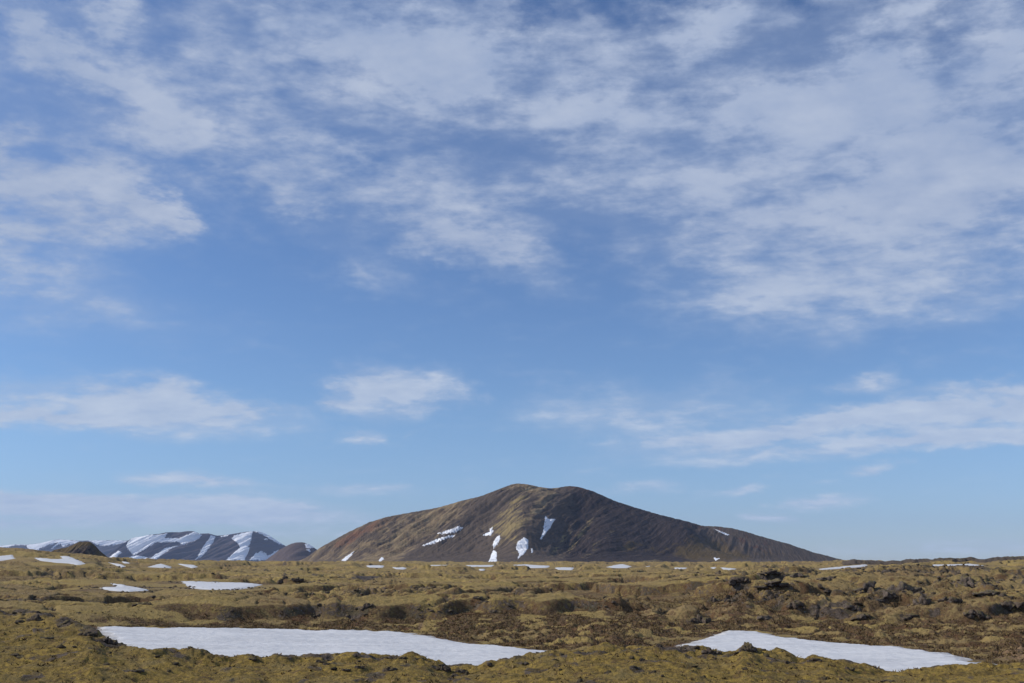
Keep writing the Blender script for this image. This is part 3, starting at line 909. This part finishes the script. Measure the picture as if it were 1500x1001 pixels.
def spur_main(px, dep, hh, u):
    f = sstep(5, 60, dep) * sstep(0.02, 0.3, hh)
    z = 22 * np.exp(-((px + 0.25 * dep - 812) / 34) ** 2) * f           # spur carrying the boundary of the dark face
    z += -26 * np.exp(-((px + 0.2 * dep - 862) / 30) ** 2) * f
    z += 20 * np.exp(-((px + 1.0 * dep - 760) / 30) ** 2) * f           # spur off the summit towards the lower left
    z += -14 * np.exp(-((px + 0.9 * dep - 700) / 25) ** 2) * f
    z += 18 * np.exp(-((px - 0.1 * dep - 985) / 30) ** 2) * f
    z += -18 * np.exp(-((px - 0.3 * dep - 1035) / 25) ** 2) * f
    z += 26 * np.exp(-((px - 0.2 * dep - 1040) / 45) ** 2) * sstep(60, 110, dep) * sstep(0.01, 0.1, hh)
    return z


def masks_main(x, y, u):
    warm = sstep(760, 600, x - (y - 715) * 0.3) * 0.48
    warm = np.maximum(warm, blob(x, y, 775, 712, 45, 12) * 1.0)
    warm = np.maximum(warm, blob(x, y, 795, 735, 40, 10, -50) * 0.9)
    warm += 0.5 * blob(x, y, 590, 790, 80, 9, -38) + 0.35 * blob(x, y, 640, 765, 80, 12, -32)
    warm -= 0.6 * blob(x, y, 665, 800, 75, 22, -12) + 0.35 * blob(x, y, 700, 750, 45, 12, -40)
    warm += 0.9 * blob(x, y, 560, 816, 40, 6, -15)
    char_and_shade = sstep(800, 870, x + (y - 715) * 0.1)
    char_and_shade = char_and_shade * (1 - 0.75 * sstep(990, 1050, x))
    rust = 0.5 * blob(x, y, 540, 775, 60, 10, -25) + 0.7 * blob(x, y, 860, 716, 30, 5) + 0.35 * blob(x, y, 1080, 790, 90, 14, 18) + 0.3 * blob(x, y, 500, 800, 40, 12, -35) + 0.4 * blob(x, y, 770, 712, 40, 4)
    olive = 0.7 * blob(x, y, 1030, 805, 50, 22) + 0.5 * blob(x, y, 930, 803, 35, 12) + 0.55 * blob(x, y, 1090, 815, 90, 9)
    moss = 0.6 * blob(x, y, 752, 752, 26, 18) + 0.5 * blob(x, y, 750, 785, 35, 30, 20) + 0.65 * blob(x, y, 756, 732, 26, 6, -15) + 0.35 * blob(x, y, 700, 775, 50, 14)
    moss += 0.62 * blob(x, y, 850, 785, 60, 7, -52) + 0.6 * blob(x, y, 825, 790, 50, 7, -55) + 0.55 * blob(x, y, 880, 795, 45, 8, -45) + 0.3 * blob(x, y, 830, 745, 20, 12, -60)
    moss += 0.7 * blob(x, y, 955, 822, 22, 2.2) + 0.45 * blob(x, y, 590, 795, 60, 5, -40)
    return dict(warm=warm, char_and_shade=char_and_shade, rust=rust, olive=olive, moss=moss)


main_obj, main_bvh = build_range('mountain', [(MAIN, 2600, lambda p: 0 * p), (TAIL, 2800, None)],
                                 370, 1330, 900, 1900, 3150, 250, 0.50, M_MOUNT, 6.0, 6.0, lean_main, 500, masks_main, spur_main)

RANGE_B = [(120, 830), (150, 815), (165, 808), (180, 797), (192, 789), (205, 785), (220, 783.5), (235, 782), (246, 779.5), (262, 780), (276, 778), (284, 778.5), (292, 782), (305, 781.5), (318, 785), (330, 784), (345, 781.5), (358, 779.5), (370, 778), (384, 780),
           (396, 786), (408, 794), (420, 801), (432, 812), (450, 824), (500, 832)]
RANGE_A = [(-260, 790), (-120, 785), (-40, 797), (0, 800), (20, 797.5), (40, 798), (58, 796), (72, 792), (84, 790), (100, 791), (118, 792.5), (140, 791.5), (160, 791.5), (180, 792), (200, 793), (240, 800), (300, 812), (360, 828)]
HILL_C = [(370, 832), (385, 824), (395, 816), (408, 806), (420, 799), (430, 795), (440, 794), (448, 795.5), (456, 800), (464, 805), (480, 814), (500, 824), (520, 832)]
HILL_D = [(20, 826), (50, 816), (70, 811), (80, 804), (92, 803), (100, 801), (108, 796), (116, 793.5), (128, 793), (134, 795), (140, 800), (146, 807), (156, 815), (170, 826)]


def lean_l(px, dep):
    return 0.8 * dep


fb_obj, fb_bvh = build_range('far_mountain', [(RANGE_B, 9000, None)], 60, 520, 640, 7900, 9700, 190, 0.42, M_FAR, 50.0, 12.0, lean_l, 600,
                             lambda x, y, u: dict(warm=0.4 * blob(x, y, 320, 800, 60, 15) + 0.5 * blob(x, y, 365, 808, 8, 10)))
fa_obj, fa_bvh = build_range('far_mountain', [(RANGE_A, 12500, None)], -420, 380, 620, 11200, 13400, 150, 0.35, M_FAR, 35.0, 12.0, lean_l, 620, lambda x, y, u: dict(warm=0 * x))
hc_obj, hc_bvh = build_range('far_hill', [(HILL_C, 5200, None)], 350, 540, 180, 4600, 5900, 90, 0.5, M_FAR, 12.0, 12.0, lean_l, 640, lambda x, y, u: dict(warm=0.85 + 0 * x))
hd_obj, hd_bvh = build_range('hill', [(HILL_D, 1250, None)], 10, 185, 220, 1080, 1420, 120, 0.5, M_MOUNT, 3.0, 9.0, lambda p, d: 0 * d, 660,
                             lambda x, y, u: dict(warm=0.35 + 0 * x, char_and_shade=1.2 * blob(x, y, 122, 808, 17, 7), rust=0 * x, olive=0.8 + 0 * x - blob(x, y, 122, 808, 17, 7), moss=0.35 * blob(x, y, 90, 806, 20, 4) + 0.3 * blob(x, y, 136, 806, 9, 5, 50)))  # dark blob paints the hill's shadowed slope, olive thins out there
hd_obj['kind'] = 'structure'


def drape(bvh, poly, label, off, cat, group, rag=1.0, step=0.5, seed=0):
    """A sheet of snow lying on a slope: follows the surface, tapers out at its edge."""
    P = np.array(poly, float)
    x0, y0 = P.min(0) - 3; x1, y1 = P.max(0) + 3
    xs = np.arange(x0, x1, step); ys = np.arange(y0, y1, step)
    X, Y = np.meshgrid(xs, ys)
    sd = sdf_poly(X, Y, P) + rag * 0.9 * fbm((X + 0.8 * Y) / 2.6, Y / 4.2, 5, seed, 0.65)
    az, te = px_dir(X, Y)
    V = np.zeros((X.size, 3)); ok = np.zeros(X.size, bool)
    o = Vector((0, 0, CAM_H))
    fa, ft, fs = az.ravel(), te.ravel(), sd.ravel()
    for i in range(X.size):
        if fs[i] < -2.0:
            continue
        d = Vector((math.sin(fa[i]), math.cos(fa[i]), ft[i])).normalized()
        loc, nrm, idx, dist = bvh.ray_cast(o, d, 30000)
        if loc is None:
            continue
        h = max(-1.2, min(1.0, fs[i] * 0.8)) * off
        n = nrm if nrm.z > 0 else -nrm
        V[i] = loc + n * h
        ok[i] = True
    F = grid_faces(len(ys), len(xs))
    okf = ok[F].all(1) & (fs[F] > -1.2).any(1)
    # never bridge from one fold of the slope to another
    dd = np.hypot(V[:, 0], V[:, 1])
    q = dd[F]
    okf &= (q.max(1) - q.min(1)) < 0.035 * q.mean(1)
    F = F[okf]
    if not len(F):
        print('empty drape', label); return
    used = np.unique(F)
    mp = np.full(len(V), -1); mp[used] = np.arange(len(used))
    ob = mesh_obj('snow_field', V[used], mp[F][:, ::-1], M_SNOW_FAR)
    tag(ob, label, cat, group)


MS = [
    ([(500, 821.5), (507, 815), (519, 807.5), (514, 815), (507, 822)], 'short snow sliver low on the far left foot of the brown mountain'),
    ([(618, 799.5), (637, 791), (658, 784.5), (667, 784.5), (647, 792), (631, 798)], 'long thin slanting snow streak, lower of the pair left of centre'),
    ([(641, 781.5), (661, 775.5), (671, 771.5), (678, 773), (669, 779.5), (655, 782)], 'short ragged snow streak, upper of the pair left of centre'),
    ([(708, 783.5), (713, 780.5), (718, 779), (716.5, 775), (721, 772.5), (722, 779), (719, 784.5), (710, 785)], 'small crooked snow spot above the two stacked snow pillars'),
    ([(721.5, 797), (726, 789), (731.5, 784.5), (732.5, 789), (729, 797), (723, 804)], 'upper of the two stacked snow pillars on the brown mountain'),
    ([(716, 823), (720, 811), (723, 806), (727.5, 809), (727.5, 823)], 'lower of the two stacked snow pillars at the mountain foot'),
    ([(756, 804), (757.5, 795), (767, 787.5), (774, 790.5), (773.5, 803), (767, 812), (758, 819), (761, 811)], 'broad rounded snow blot in the middle of the brown mountain'),
    ([(798.5, 756), (805, 761), (814, 760), (806, 773), (798, 784), (790.5, 792), (795, 781), (797, 769)], 'forked snow tongue highest on the brown mountain'),
    ([(1046, 775), (1058, 779), (1071, 784), (1063, 784), (1052, 778.5)], 'thin snow line on the right shoulder of the mountain'),
    ([(1045, 816.5), (1054, 818.5), (1048, 821.5)], 'tiny snow triangle at the olive right foot of the mountain'),
    ([(554, 821.5), (559, 816.5), (563, 819), (557, 823)], 'tiny snow fleck on the tan foot left of the slanting streaks'),
    ([(777.5, 803), (780, 804), (780, 810), (778, 809)], 'tiny snow fleck just right of the rounded blot'),
]
for i, (P, lab) in enumerate(MS):
    drape(main_bvh, P, lab, 0.45, 'snow patch', 'snow patches on the brown mountain', rag=0.9, step=0.3, seed=700 + i)

FS = [
    (fb_bvh, [(186, 795), (192, 789), (205, 786), (218, 784), (232, 783), (246, 781.5), (241, 788), (262, 789), (284, 779), (296, 784), (289, 791), (268, 798.5), (262, 794), (240, 795), (230, 794.5), (211, 806), (196, 814), (189, 807), (185, 801)], 'large lobed snowfield over the left half of the bluish range'),
    (fb_bvh, [(268, 798), (255, 800), (242, 803), (232, 810), (219, 819), (230, 819), (240, 811), (252, 803)], 'slanting double snow streak below the large lobed snowfield'),
    (fb_bvh, [(186, 820), (195, 813.5), (210, 815), (226, 820)], 'low snow fan at the foot under the lobed snowfield'),
    (fb_bvh, [(159, 818), (173, 806.5), (178, 809), (168, 819)], 'small lens of snow at the left foot of the bluish range'),
    (fb_bvh, [(287, 820), (294, 806), (302, 795), (309, 784), (315, 786), (313.5, 792), (307, 803), (297, 814)], 'narrow snow filled gully in the middle of the bluish range'),
    (fb_bvh, [(339, 789), (345, 784), (355, 780.5), (370, 779), (368.5, 790), (366, 798), (362, 800), (366, 803), (364, 809), (358, 821), (331, 821), (342, 810), (352, 802), (348, 796), (342, 791)], 'wide hourglass snowfield under the highest bluish summit'),
    (fb_bvh, [(365, 821), (374, 811), (382, 807.5), (390, 811), (392, 815), (407, 805.5), (409, 807), (390, 821)], 'snow fan with a thin arm at the right foot of the bluish range'),
    (fb_bvh, [(369, 777.8), (384, 779.5), (396, 786), (408, 793.5), (419, 800), (406, 796), (396, 790), (384, 783)], 'snow rim along the right shoulder of the highest bluish summit'),
    (fb_bvh, [(386, 790), (392, 788.5), (392, 791), (388, 791)], 'tiny snow fleck on the dark face right of the hourglass snowfield'),
    (fb_bvh, [(323, 785.5), (335, 783.5), (334, 785.5), (326, 787)], 'tiny snow cap on the saddle between gully and highest summit'),
    (fa_bvh, [(-30, 800), (0, 799.5), (20, 797.5), (40, 798), (58, 796), (72, 792), (84, 790), (100, 791), (116, 792.5), (112, 796), (100, 797.5), (92, 801), (89, 797), (76, 804), (84, 795.5), (70, 799), (60, 803), (50, 808), (42, 805), (38, 799), (24, 798.5), (12, 802), (-30, 806)], 'snow cover on the low left range behind the cratered hill'),
    (fa_bvh, [(130, 792), (150, 791.5), (178, 792), (188, 793), (176, 797), (160, 799), (150, 800), (142, 798), (134, 794)], 'snow cover on the low range between cratered hill and bluish range'),
    (hc_bvh, [(447, 797.5), (452, 796), (460, 802), (454, 804), (448, 802)], 'snow cap on the right shoulder of the small brown hill'),
    (hc_bvh, [(449, 805.5), (453, 804.5), (455, 808), (452, 808.5)], 'tiny snow fleck below the snow cap of the small brown hill'),
]
for i, (bv, P, lab) in enumerate(FS):
    drape(bv, P, lab, 4.0 if bv is fb_bvh else 2.5, 'snowfield', 'snowfields on the distant mountains', rag=1.1, step=0.3, seed=740 + i)

# ------------------------------------------------------------ lava rocks
rnd = random.Random(5)
_ico = {}


def ico(sub):
    if sub not in _ico:
        import bmesh
        bm = bmesh.new()
        bmesh.ops.create_icosphere(bm, subdivisions=sub, radius=1.0)
        _ico[sub] = (np.array([v.co[:] for v in bm.verts]), np.array([[v.index for v in f.verts] for f in bm.faces]))
        bm.free()
    return _ico[sub]


def rock_verts(sub, seed, crust=0.35, flat=0.7):
    V, F = ico(sub)
    V = V.copy()
    rs = np.random.RandomState(seed)
    # chop with random planes to get broken faces
    for k in range(9):
        n = rs.normal(size=3); n /= np.linalg.norm(n)
        c = rs.uniform(0.45, 0.85)
        d = V @ n
        V -= np.outer(np.clip(d - c, 0, None), n)
    off = rs.uniform(0, 50)
    n1 = fbm(V[:, 0] * 1.6 + off, V[:, 1] * 1.6 + V[:, 2] * 1.9, 3, seed % 97, 0.6)
    n2 = fbm(V[:, 0] * 4.3 + V[:, 2] * 3.1, V[:, 1] * 4.3 - off, 3, seed % 89, 0.6)
    V *= (1 + crust * n1 + crust * 0.45 * n2)[:, None]
    V[:, 2] *= flat
    return V, F


ROCK_MESH = []
for i in range(8):
    V, F = rock_verts(2, 100 + i, 0.42, 0.62)
    me_o = mesh_obj('lava_stone', V, F, M_LAVA, smooth=False)
    ROCK_MESH.append(me_o.data)
    bpy.data.objects.remove(me_o)

# (px, py, width px, height px, blocks, material, name, label)
OUT = [
    (1272, 861, 44, 12, 3, 'S', 'broad grey lava slab outcrop, left of the cracked dome on the right bank'),
    (1318, 862, 56, 16, 5, 'S', 'largest cracked grey lava dome on the crest of the right bank'),
    (1411, 856, 26, 18, 4, 'S', 'spiky lichen flecked lava crest standing alone near the right edge'),
    (1450, 872, 40, 7, 4, 'S', 'low jagged lava edge running down right from the spiky crest'),
    (1082, 850, 30, 9, 4, 'L', 'black fissured lava crag at the left end of the bank crest'),
    (1130, 838, 34, 5, 3, 'L', 'flat dark lava ledge on the skyline of the bank, left of the paired crags'),
    (1172, 845, 26, 9, 3, 'S', 'brownish crag on the bank crest below the tiny snow dot'),
    (1212, 849, 24, 7, 3, 'S', 'low grey crag between the brownish crag and the broad slab'),
    (1048, 880, 26, 11, 4, 'L', 'dark craggy outcrop above the left snowless hollow of the bank'),
    (1132, 862, 44, 7, 4, 'S', 'long row of broken lava blocks across the middle of the bank'),
    (1120, 908, 18, 9, 2, 'S', 'single grey boulder low on the bank above the snow wedge tip'),
    (1025, 912, 34, 12, 5, 'L', 'black lava undercut at the left foot of the bank, above the snow tip'),
    (1207, 866, 16, 7, 2, 'L', 'added black rock standing in for a dark hole in moss left below the broad slab'),  # added lava blocks stand in for a dark hole in the moss
    (1164, 884, 22, 10, 3, 'L', 'ragged dark outcrop in the middle of the bank'),
    (1250, 893, 24, 10, 3, 'S', 'grey boulders half way down the bank below the broad slab'),
    (1299, 882, 26, 10, 3, 'S', 'stepped lava blocks below the cracked dome'),
    (1350, 884, 22, 12, 3, 'S', 'pointed lava block with pale faces below right of the cracked dome'),
    (1392, 880, 26, 9, 3, 'L', 'dark lava blocks under the spiky crest'),
    (1430, 902, 34, 8, 4, 'L', 'dark lava step low on the bank near the right edge'),
    (1480, 888, 30, 12, 3, 'L', 'black crag cut by the right edge of the picture'),
    (1262, 905, 26, 7, 3, 'L', 'low dark rock band in brown heath below the grey boulders'),
    (1330, 905, 22, 7, 2, 'L', 'pair of dark rocks in the brown heath above the snow wedge'),
    (1097, 955, 26, 14, 3, 'L', 'knobbly black lava knuckle on the moss mound in front of the snow wedge'),
    (1043, 958, 26, 8, 4, 'L', 'low black stones at the left tip of the snow wedge'),
    (1192, 970, 18, 7, 2, 'L', 'brown rock hump at the near edge of the snow wedge'),
    (1244, 980, 12, 6, 2, 'L', 'small black stone where the snow wedge narrows'),
    (1176, 1000, 22, 6, 2, 'S', 'grey stone at the bottom edge, below the snow wedge'),
    (1415, 971, 16, 2.5, 2, 'L', 'thin dark ledge poking through the right tip of the snow wedge'),
    (652, 982, 14, 8, 3, 'L', 'black spiky stones at the near lip of the long snow patch'),
    (676, 985, 18, 6, 3, 'L', 'low dark stones right of the spiky stones at the snow lip'),
    (716, 976, 8, 5, 1, 'L', 'single dark stone where the long snow patch narrows rightwards'),
    (128, 932, 20, 9, 3, 'L', 'black crag at the left tip of the long snow patch'),
    (165, 944, 30, 8, 4, 'L', 'dark rocky snout pushing into the left end of the long snow patch'),
    (95, 914, 16, 6, 2, 'L', 'dark stones in moss above left of the black crag'),
    (52, 908, 20, 7, 3, 'L', 'dark broken stones on the upper left moss bank'),
    (68, 936, 14, 4, 2, 'L', 'small dark stones sunk in the middle of the left moss bank'),
    (372, 967, 9, 5, 1, 'L', 'black pointed stone at the near edge of the long snow patch, left part'),
    (470, 970, 14, 5, 2, 'L', 'low brown stones below the middle of the long snow patch'),
    (588, 965, 10, 5, 1, 'L', 'single black stone on the moss crest below the snow patch'),
    (570, 982, 20, 7, 3, 'L', 'dark stone cluster in moss right of centre bottom'),
    (527, 979, 12, 5, 2, 'L', 'two dark stones in the moss left of the stone cluster'),
    (506, 984, 10, 6, 1, 'L', 'lone black stone in the moss near the bottom, left of centre'),
    (768, 974, 12, 5, 2, 'S', 'grey stones in moss below the right tip of the long snow patch'),
    (200, 983, 18, 5, 2, 'S', 'flat grey stones in the bottom left moss'),
    (24, 962, 16, 5, 2, 'L', 'dark stone at the far left of the moss bank'),
    (1300, 997, 16, 4, 2, 'S', 'flat grey stones at the bottom edge right of the snow wedge'),
    (415, 849, 12, 9, 2, 'L', 'black upright lava block on the plain before the small brown hill'),
    (436, 850, 16, 6, 3, 'L', 'low black rubble right of the upright lava block'),
    (208, 885, 30, 6, 4, 'L', 'dark broken edge of a moss hummock above the long snow patch'),
    (662, 899, 14, 6, 2, 'L', 'dark stones under the lip of the central moss hummock'),
    (722, 898, 12, 7, 2, 'L', 'black rock notch in the middle of the central moss hummock'),
    (745, 891, 8, 5, 1, 'S', 'pale grey stone right of the black rock notch'),
    (700, 878, 12, 4, 2, 'S', 'grey stones on top of the central moss hummock'),
    (540, 888, 16, 8, 3, 'L', 'brown rocky gap between two central moss hummocks'),
]


def outcrop(px, py, w, h, n, kind, label, seed):
    x, y, z, r = hit_ground(px, py)
    s = r / 1500.0                                   # metres per pixel there
    W, H = w * s * 0.58, h * s * 0.8
    e = bpy.data.objects.new('lava_outcrop', None)
    e.empty_display_size = 0.3
    e.location = (x, y, z)
    COL.objects.link(e)
    tag(e, label, 'lava rock', 'larger lava rocks on the moss field')
    rs = random.Random(seed)
    for k in range(n):
        fx = 0 if n == 1 else (-1 + 2 * (k + 0.5) / n) * 0.78
        V, F = rock_verts(3, seed * 11 + k, 0.34, 1.0)
        hh = H * (1 - 0.45 * abs(fx)) * rs.uniform(0.75, 1.1)
        wx = W / max(1, n ** 0.75) * rs.uniform(1.05, 1.35)
        dy = max(wx, hh) * rs.uniform(0.7, 1.2)
        a = rs.uniform(-0.5, 0.5)
        V = V * np.array([wx, dy, hh * 0.95])
        c, s_ = math.cos(a), math.sin(a)
        V = np.stack([V[:, 0] * c - V[:, 1] * s_, V[:, 0] * s_ + V[:, 1] * c, V[:, 2]], 1)
        ox, oy = fx * W, rs.uniform(-0.3, 0.3) * dy
        gz = float(ground(np.array([x + ox]), np.array([y + oy]))[0]) - z
        gz = max(-0.6 * H, min(0.6 * H, gz))
        V += np.array([ox, oy, gz + 0.05 * hh])
        mesh_obj('rock_block', V, F, M_SLAB if kind == 'S' else M_LAVA, smooth=False, parent=e)


for i, (px, py, w, h, n, kd, lab) in enumerate(OUT):
    outcrop(px, py, w, h, n, kd, lab, 40 + i)


def place_stone(x, y, s, label, group):
    z = float(ground(np.array([x]), np.array([y]))[0])
    o = bpy.data.objects.new('lava_stone', rnd.choice(ROCK_MESH))
    o.location = (x, y, z + 0.12 * s)
    o.rotation_euler = (rnd.uniform(-0.3, 0.3), rnd.uniform(-0.3, 0.3), rnd.uniform(0, 6.28))
    o.scale = (s * rnd.uniform(0.8, 1.5), s * rnd.uniform(0.7, 1.1), s * rnd.uniform(0.6, 1.1))
    COL.objects.link(o)
    tag(o, label, 'lava stone', group)


def NEAR_LABEL(px):
    for lim, where in ((200, 'sunk in the rising moss bank left of the long snow patch'), (480, 'in the near moss below the left half of the long snow patch'),
                       (760, 'in the near moss below the right half of the long snow patch'), (1010, 'in the near moss between the two big snow patches'),
                       (1260, 'in the near moss below the left half of the snow wedge'), (9999, 'in the near moss below the right tip of the snow wedge')):
        if px < lim:
            return 'small lava stone ' + where, 'small lava stones ' + where


def BANK_LABEL(px, r):
    a = 'upper' if r > 150 else 'lower'
    b = 'left' if px < 1170 else 'middle' if px < 1340 else 'right'
    return 'loose dark lava block on the %s %s part of the rocky right bank' % (a, b), 'loose blocks on the %s %s part of the right bank' % (a, b)


def scatter_stones():
    n = 0
    while n < 120:
        px = rnd.uniform(-20, 1520)
        pc = float(np.interp(px, CREST[:, 0], CREST[:, 1]))
        rc = 55 + 15 * float(sstep(190, 20, px))
        r = rc - abs(rnd.gauss(0, 1)) * 5 + 1.2 if rnd.random() < 0.7 else rnd.uniform(41, rc)
        if r < 40: continue
        az, _ = px_dir(px, 960)
        x, y = math.sin(az) * r, math.cos(az) * r
        if float(fbm(np.array([x / 5]), np.array([y / 5]), 2, 900)[0]) < 0.0: continue
        place_stone(x, y, rnd.uniform(0.06, 0.19) * (1.4 if rnd.random() < .15 else 1), *NEAR_LABEL(px))
        n += 1
    n = 0
    while n < 100:
        px = rnd.uniform(1000, 1520)
        r = rnd.uniform(108, 205)
        az, _ = px_dir(px, 880)
        x, y = math.sin(az) * r, math.cos(az) * r
        if float(fbm(np.array([x / 9]), np.array([y / 9]), 2, 901)[0]) < 0.05: continue
        place_stone(x, y, rnd.uniform(0.2, 0.55), *BANK_LABEL(px, r))
        n += 1


scatter_stones()


def rubble():
    """Countless small lumps of lava where rock breaks through the moss."""
    rs = np.random.RandomState(77)
    az = rs.uniform(-0.52, 0.52, 60000)
    r = np.exp(rs.uniform(math.log(108), math.log(420), 60000))
    x, y = np.sin(az) * r, np.cos(az) * r
    z, m = ground(x, y, True)
    keep = (m['rock'] - 0.12 > rs.rand(60000)) 
    x, y, z, r = x[keep][:3500], y[keep][:3500], z[keep][:3500], r[keep][:3500]
    protos = [rock_verts(1, 200 + i, 0.4, 0.7) for i in range(8)]
    VV, FF, base = [], [], 0
    for i in range(len(x)):
        V, F = protos[i % 8]
        s = rs.uniform(0.08, 0.30) * (0.7 + r[i] / 400)
        a = rs.uniform(0, 6.28)
        c, q = math.cos(a), math.sin(a)
        W = np.stack([(V[:, 0] * c - V[:, 1] * q) * s * 1.3, (V[:, 0] * q + V[:, 1] * c) * s, V[:, 2] * s], 1) + (x[i], y[i], z[i] + 0.1 * s)
        VV.append(W); FF.append(F + base); base += len(V)
    o = mesh_obj('lava_rubble', np.vstack(VV), np.vstack(FF), M_LAVA, smooth=False)
    tag(o, 'dark lava rubble strewn where rock breaks through the moss plain', kind='stuff')


rubble()

def tufts():
    """Wiry tufts of grass and heather, as sprays of narrow blades."""
    m, N, b, P = new_mat('dry_tuft')
    a = N.attr('shade')
    c = N.mix(N.rng(a, 0.0, 0.5), (0.045, 0.026, 0.014), (0.16, 0.105, 0.045))
    N.put(b.inputs['Base Color'], N.mix(N.rng(a, 0.6, 1.0), c, (0.25, 0.18, 0.085)))
    rs = np.random.RandomState(9)
    n = 110000
    az = rs.uniform(-0.54, 0.54, n)
    r = np.sqrt(rs.uniform(42 ** 2, 150 ** 2, n))
    x, y = np.sin(az) * r, np.cos(az) * r
    z, mk = ground(x, y, True)
    snow = np.zeros(n, bool)
    for (p, plan, a0, a1) in PATCH[:2]:
        snow |= sdf_poly(x, y, plan) > -0.6
    w = np.clip(mk['heath'], 0, 1) * 0.9 + mk['near'] * 0.16 + 0.03
    k = (rs.rand(n) < w) & ~snow
    x, y, z, hv = x[k][:34000], y[k][:34000], z[k][:34000], mk['heath'][k][:34000]
    n = len(x)
    nb = 5
    X = np.repeat(x, nb) + rs.normal(0, 0.10, n * nb)
    Y = np.repeat(y, nb) + rs.normal(0, 0.10, n * nb)
    Z = np.repeat(z, nb) - 0.03
    H = np.repeat(rs.uniform(0.07, 0.20, n) * (0.7 + 0.5 * np.clip(hv, 0, 1)), nb) * rs.uniform(0.6, 1.2, n * nb)
    ang = rs.uniform(0, 6.28, n * nb)
    wd = rs.uniform(0.03, 0.07, n * nb)
    lx, ly = rs.normal(0, 0.7, n * nb) * H, rs.normal(0, 0.7, n * nb) * H
    A = np.stack([X - np.cos(ang) * wd, Y - np.sin(ang) * wd, Z], 1)
    B = np.stack([X + np.cos(ang) * wd, Y + np.sin(ang) * wd, Z], 1)
    C = np.stack([X + lx, Y + ly, Z + H], 1)
    V = np.stack([A, B, C], 1).reshape(-1, 3)
    F = np.arange(len(V)).reshape(-1, 3)
    o = mesh_obj('heather_tufts', V, F, m, smooth=False)
    fattr(o, 'shade', np.repeat(np.repeat(rs.rand(n), nb), 3))
    tag(o, 'dry heather and grass tufts over the brown hollow and near moss', kind='stuff')


tufts()

# ------------------------------------------------------------ air
def haze():
    m = bpy.data.materials.new('haze_air')
    m.use_nodes = True
    t = m.node_tree
    t.nodes.clear()
    out = t.nodes.new('ShaderNodeOutputMaterial')
    v = t.nodes.new('ShaderNodeVolumePrincipled')
    v.inputs['Color'].default_value = (0.55, 0.70, 1.0, 1)
    v.inputs['Density'].default_value = 3.1e-5
    v.inputs['Anisotropy'].default_value = 0.0
    t.links.new(v.outputs[0], out.inputs['Volume'])
    s = 16500.0
    V = [(x, y, z) for z in (-60, 700) for y in (-s, s) for x in (-s, s)]
    F = [(0, 2, 3, 1), (4, 5, 7, 6), (0, 1, 5, 4), (2, 6, 7, 3), (0, 4, 6, 2), (1, 3, 7, 5)]
    o = mesh_obj('haze', V, F, m, smooth=False)
    tag(o, 'thin blue air over the whole plain', kind='stuff')


haze()
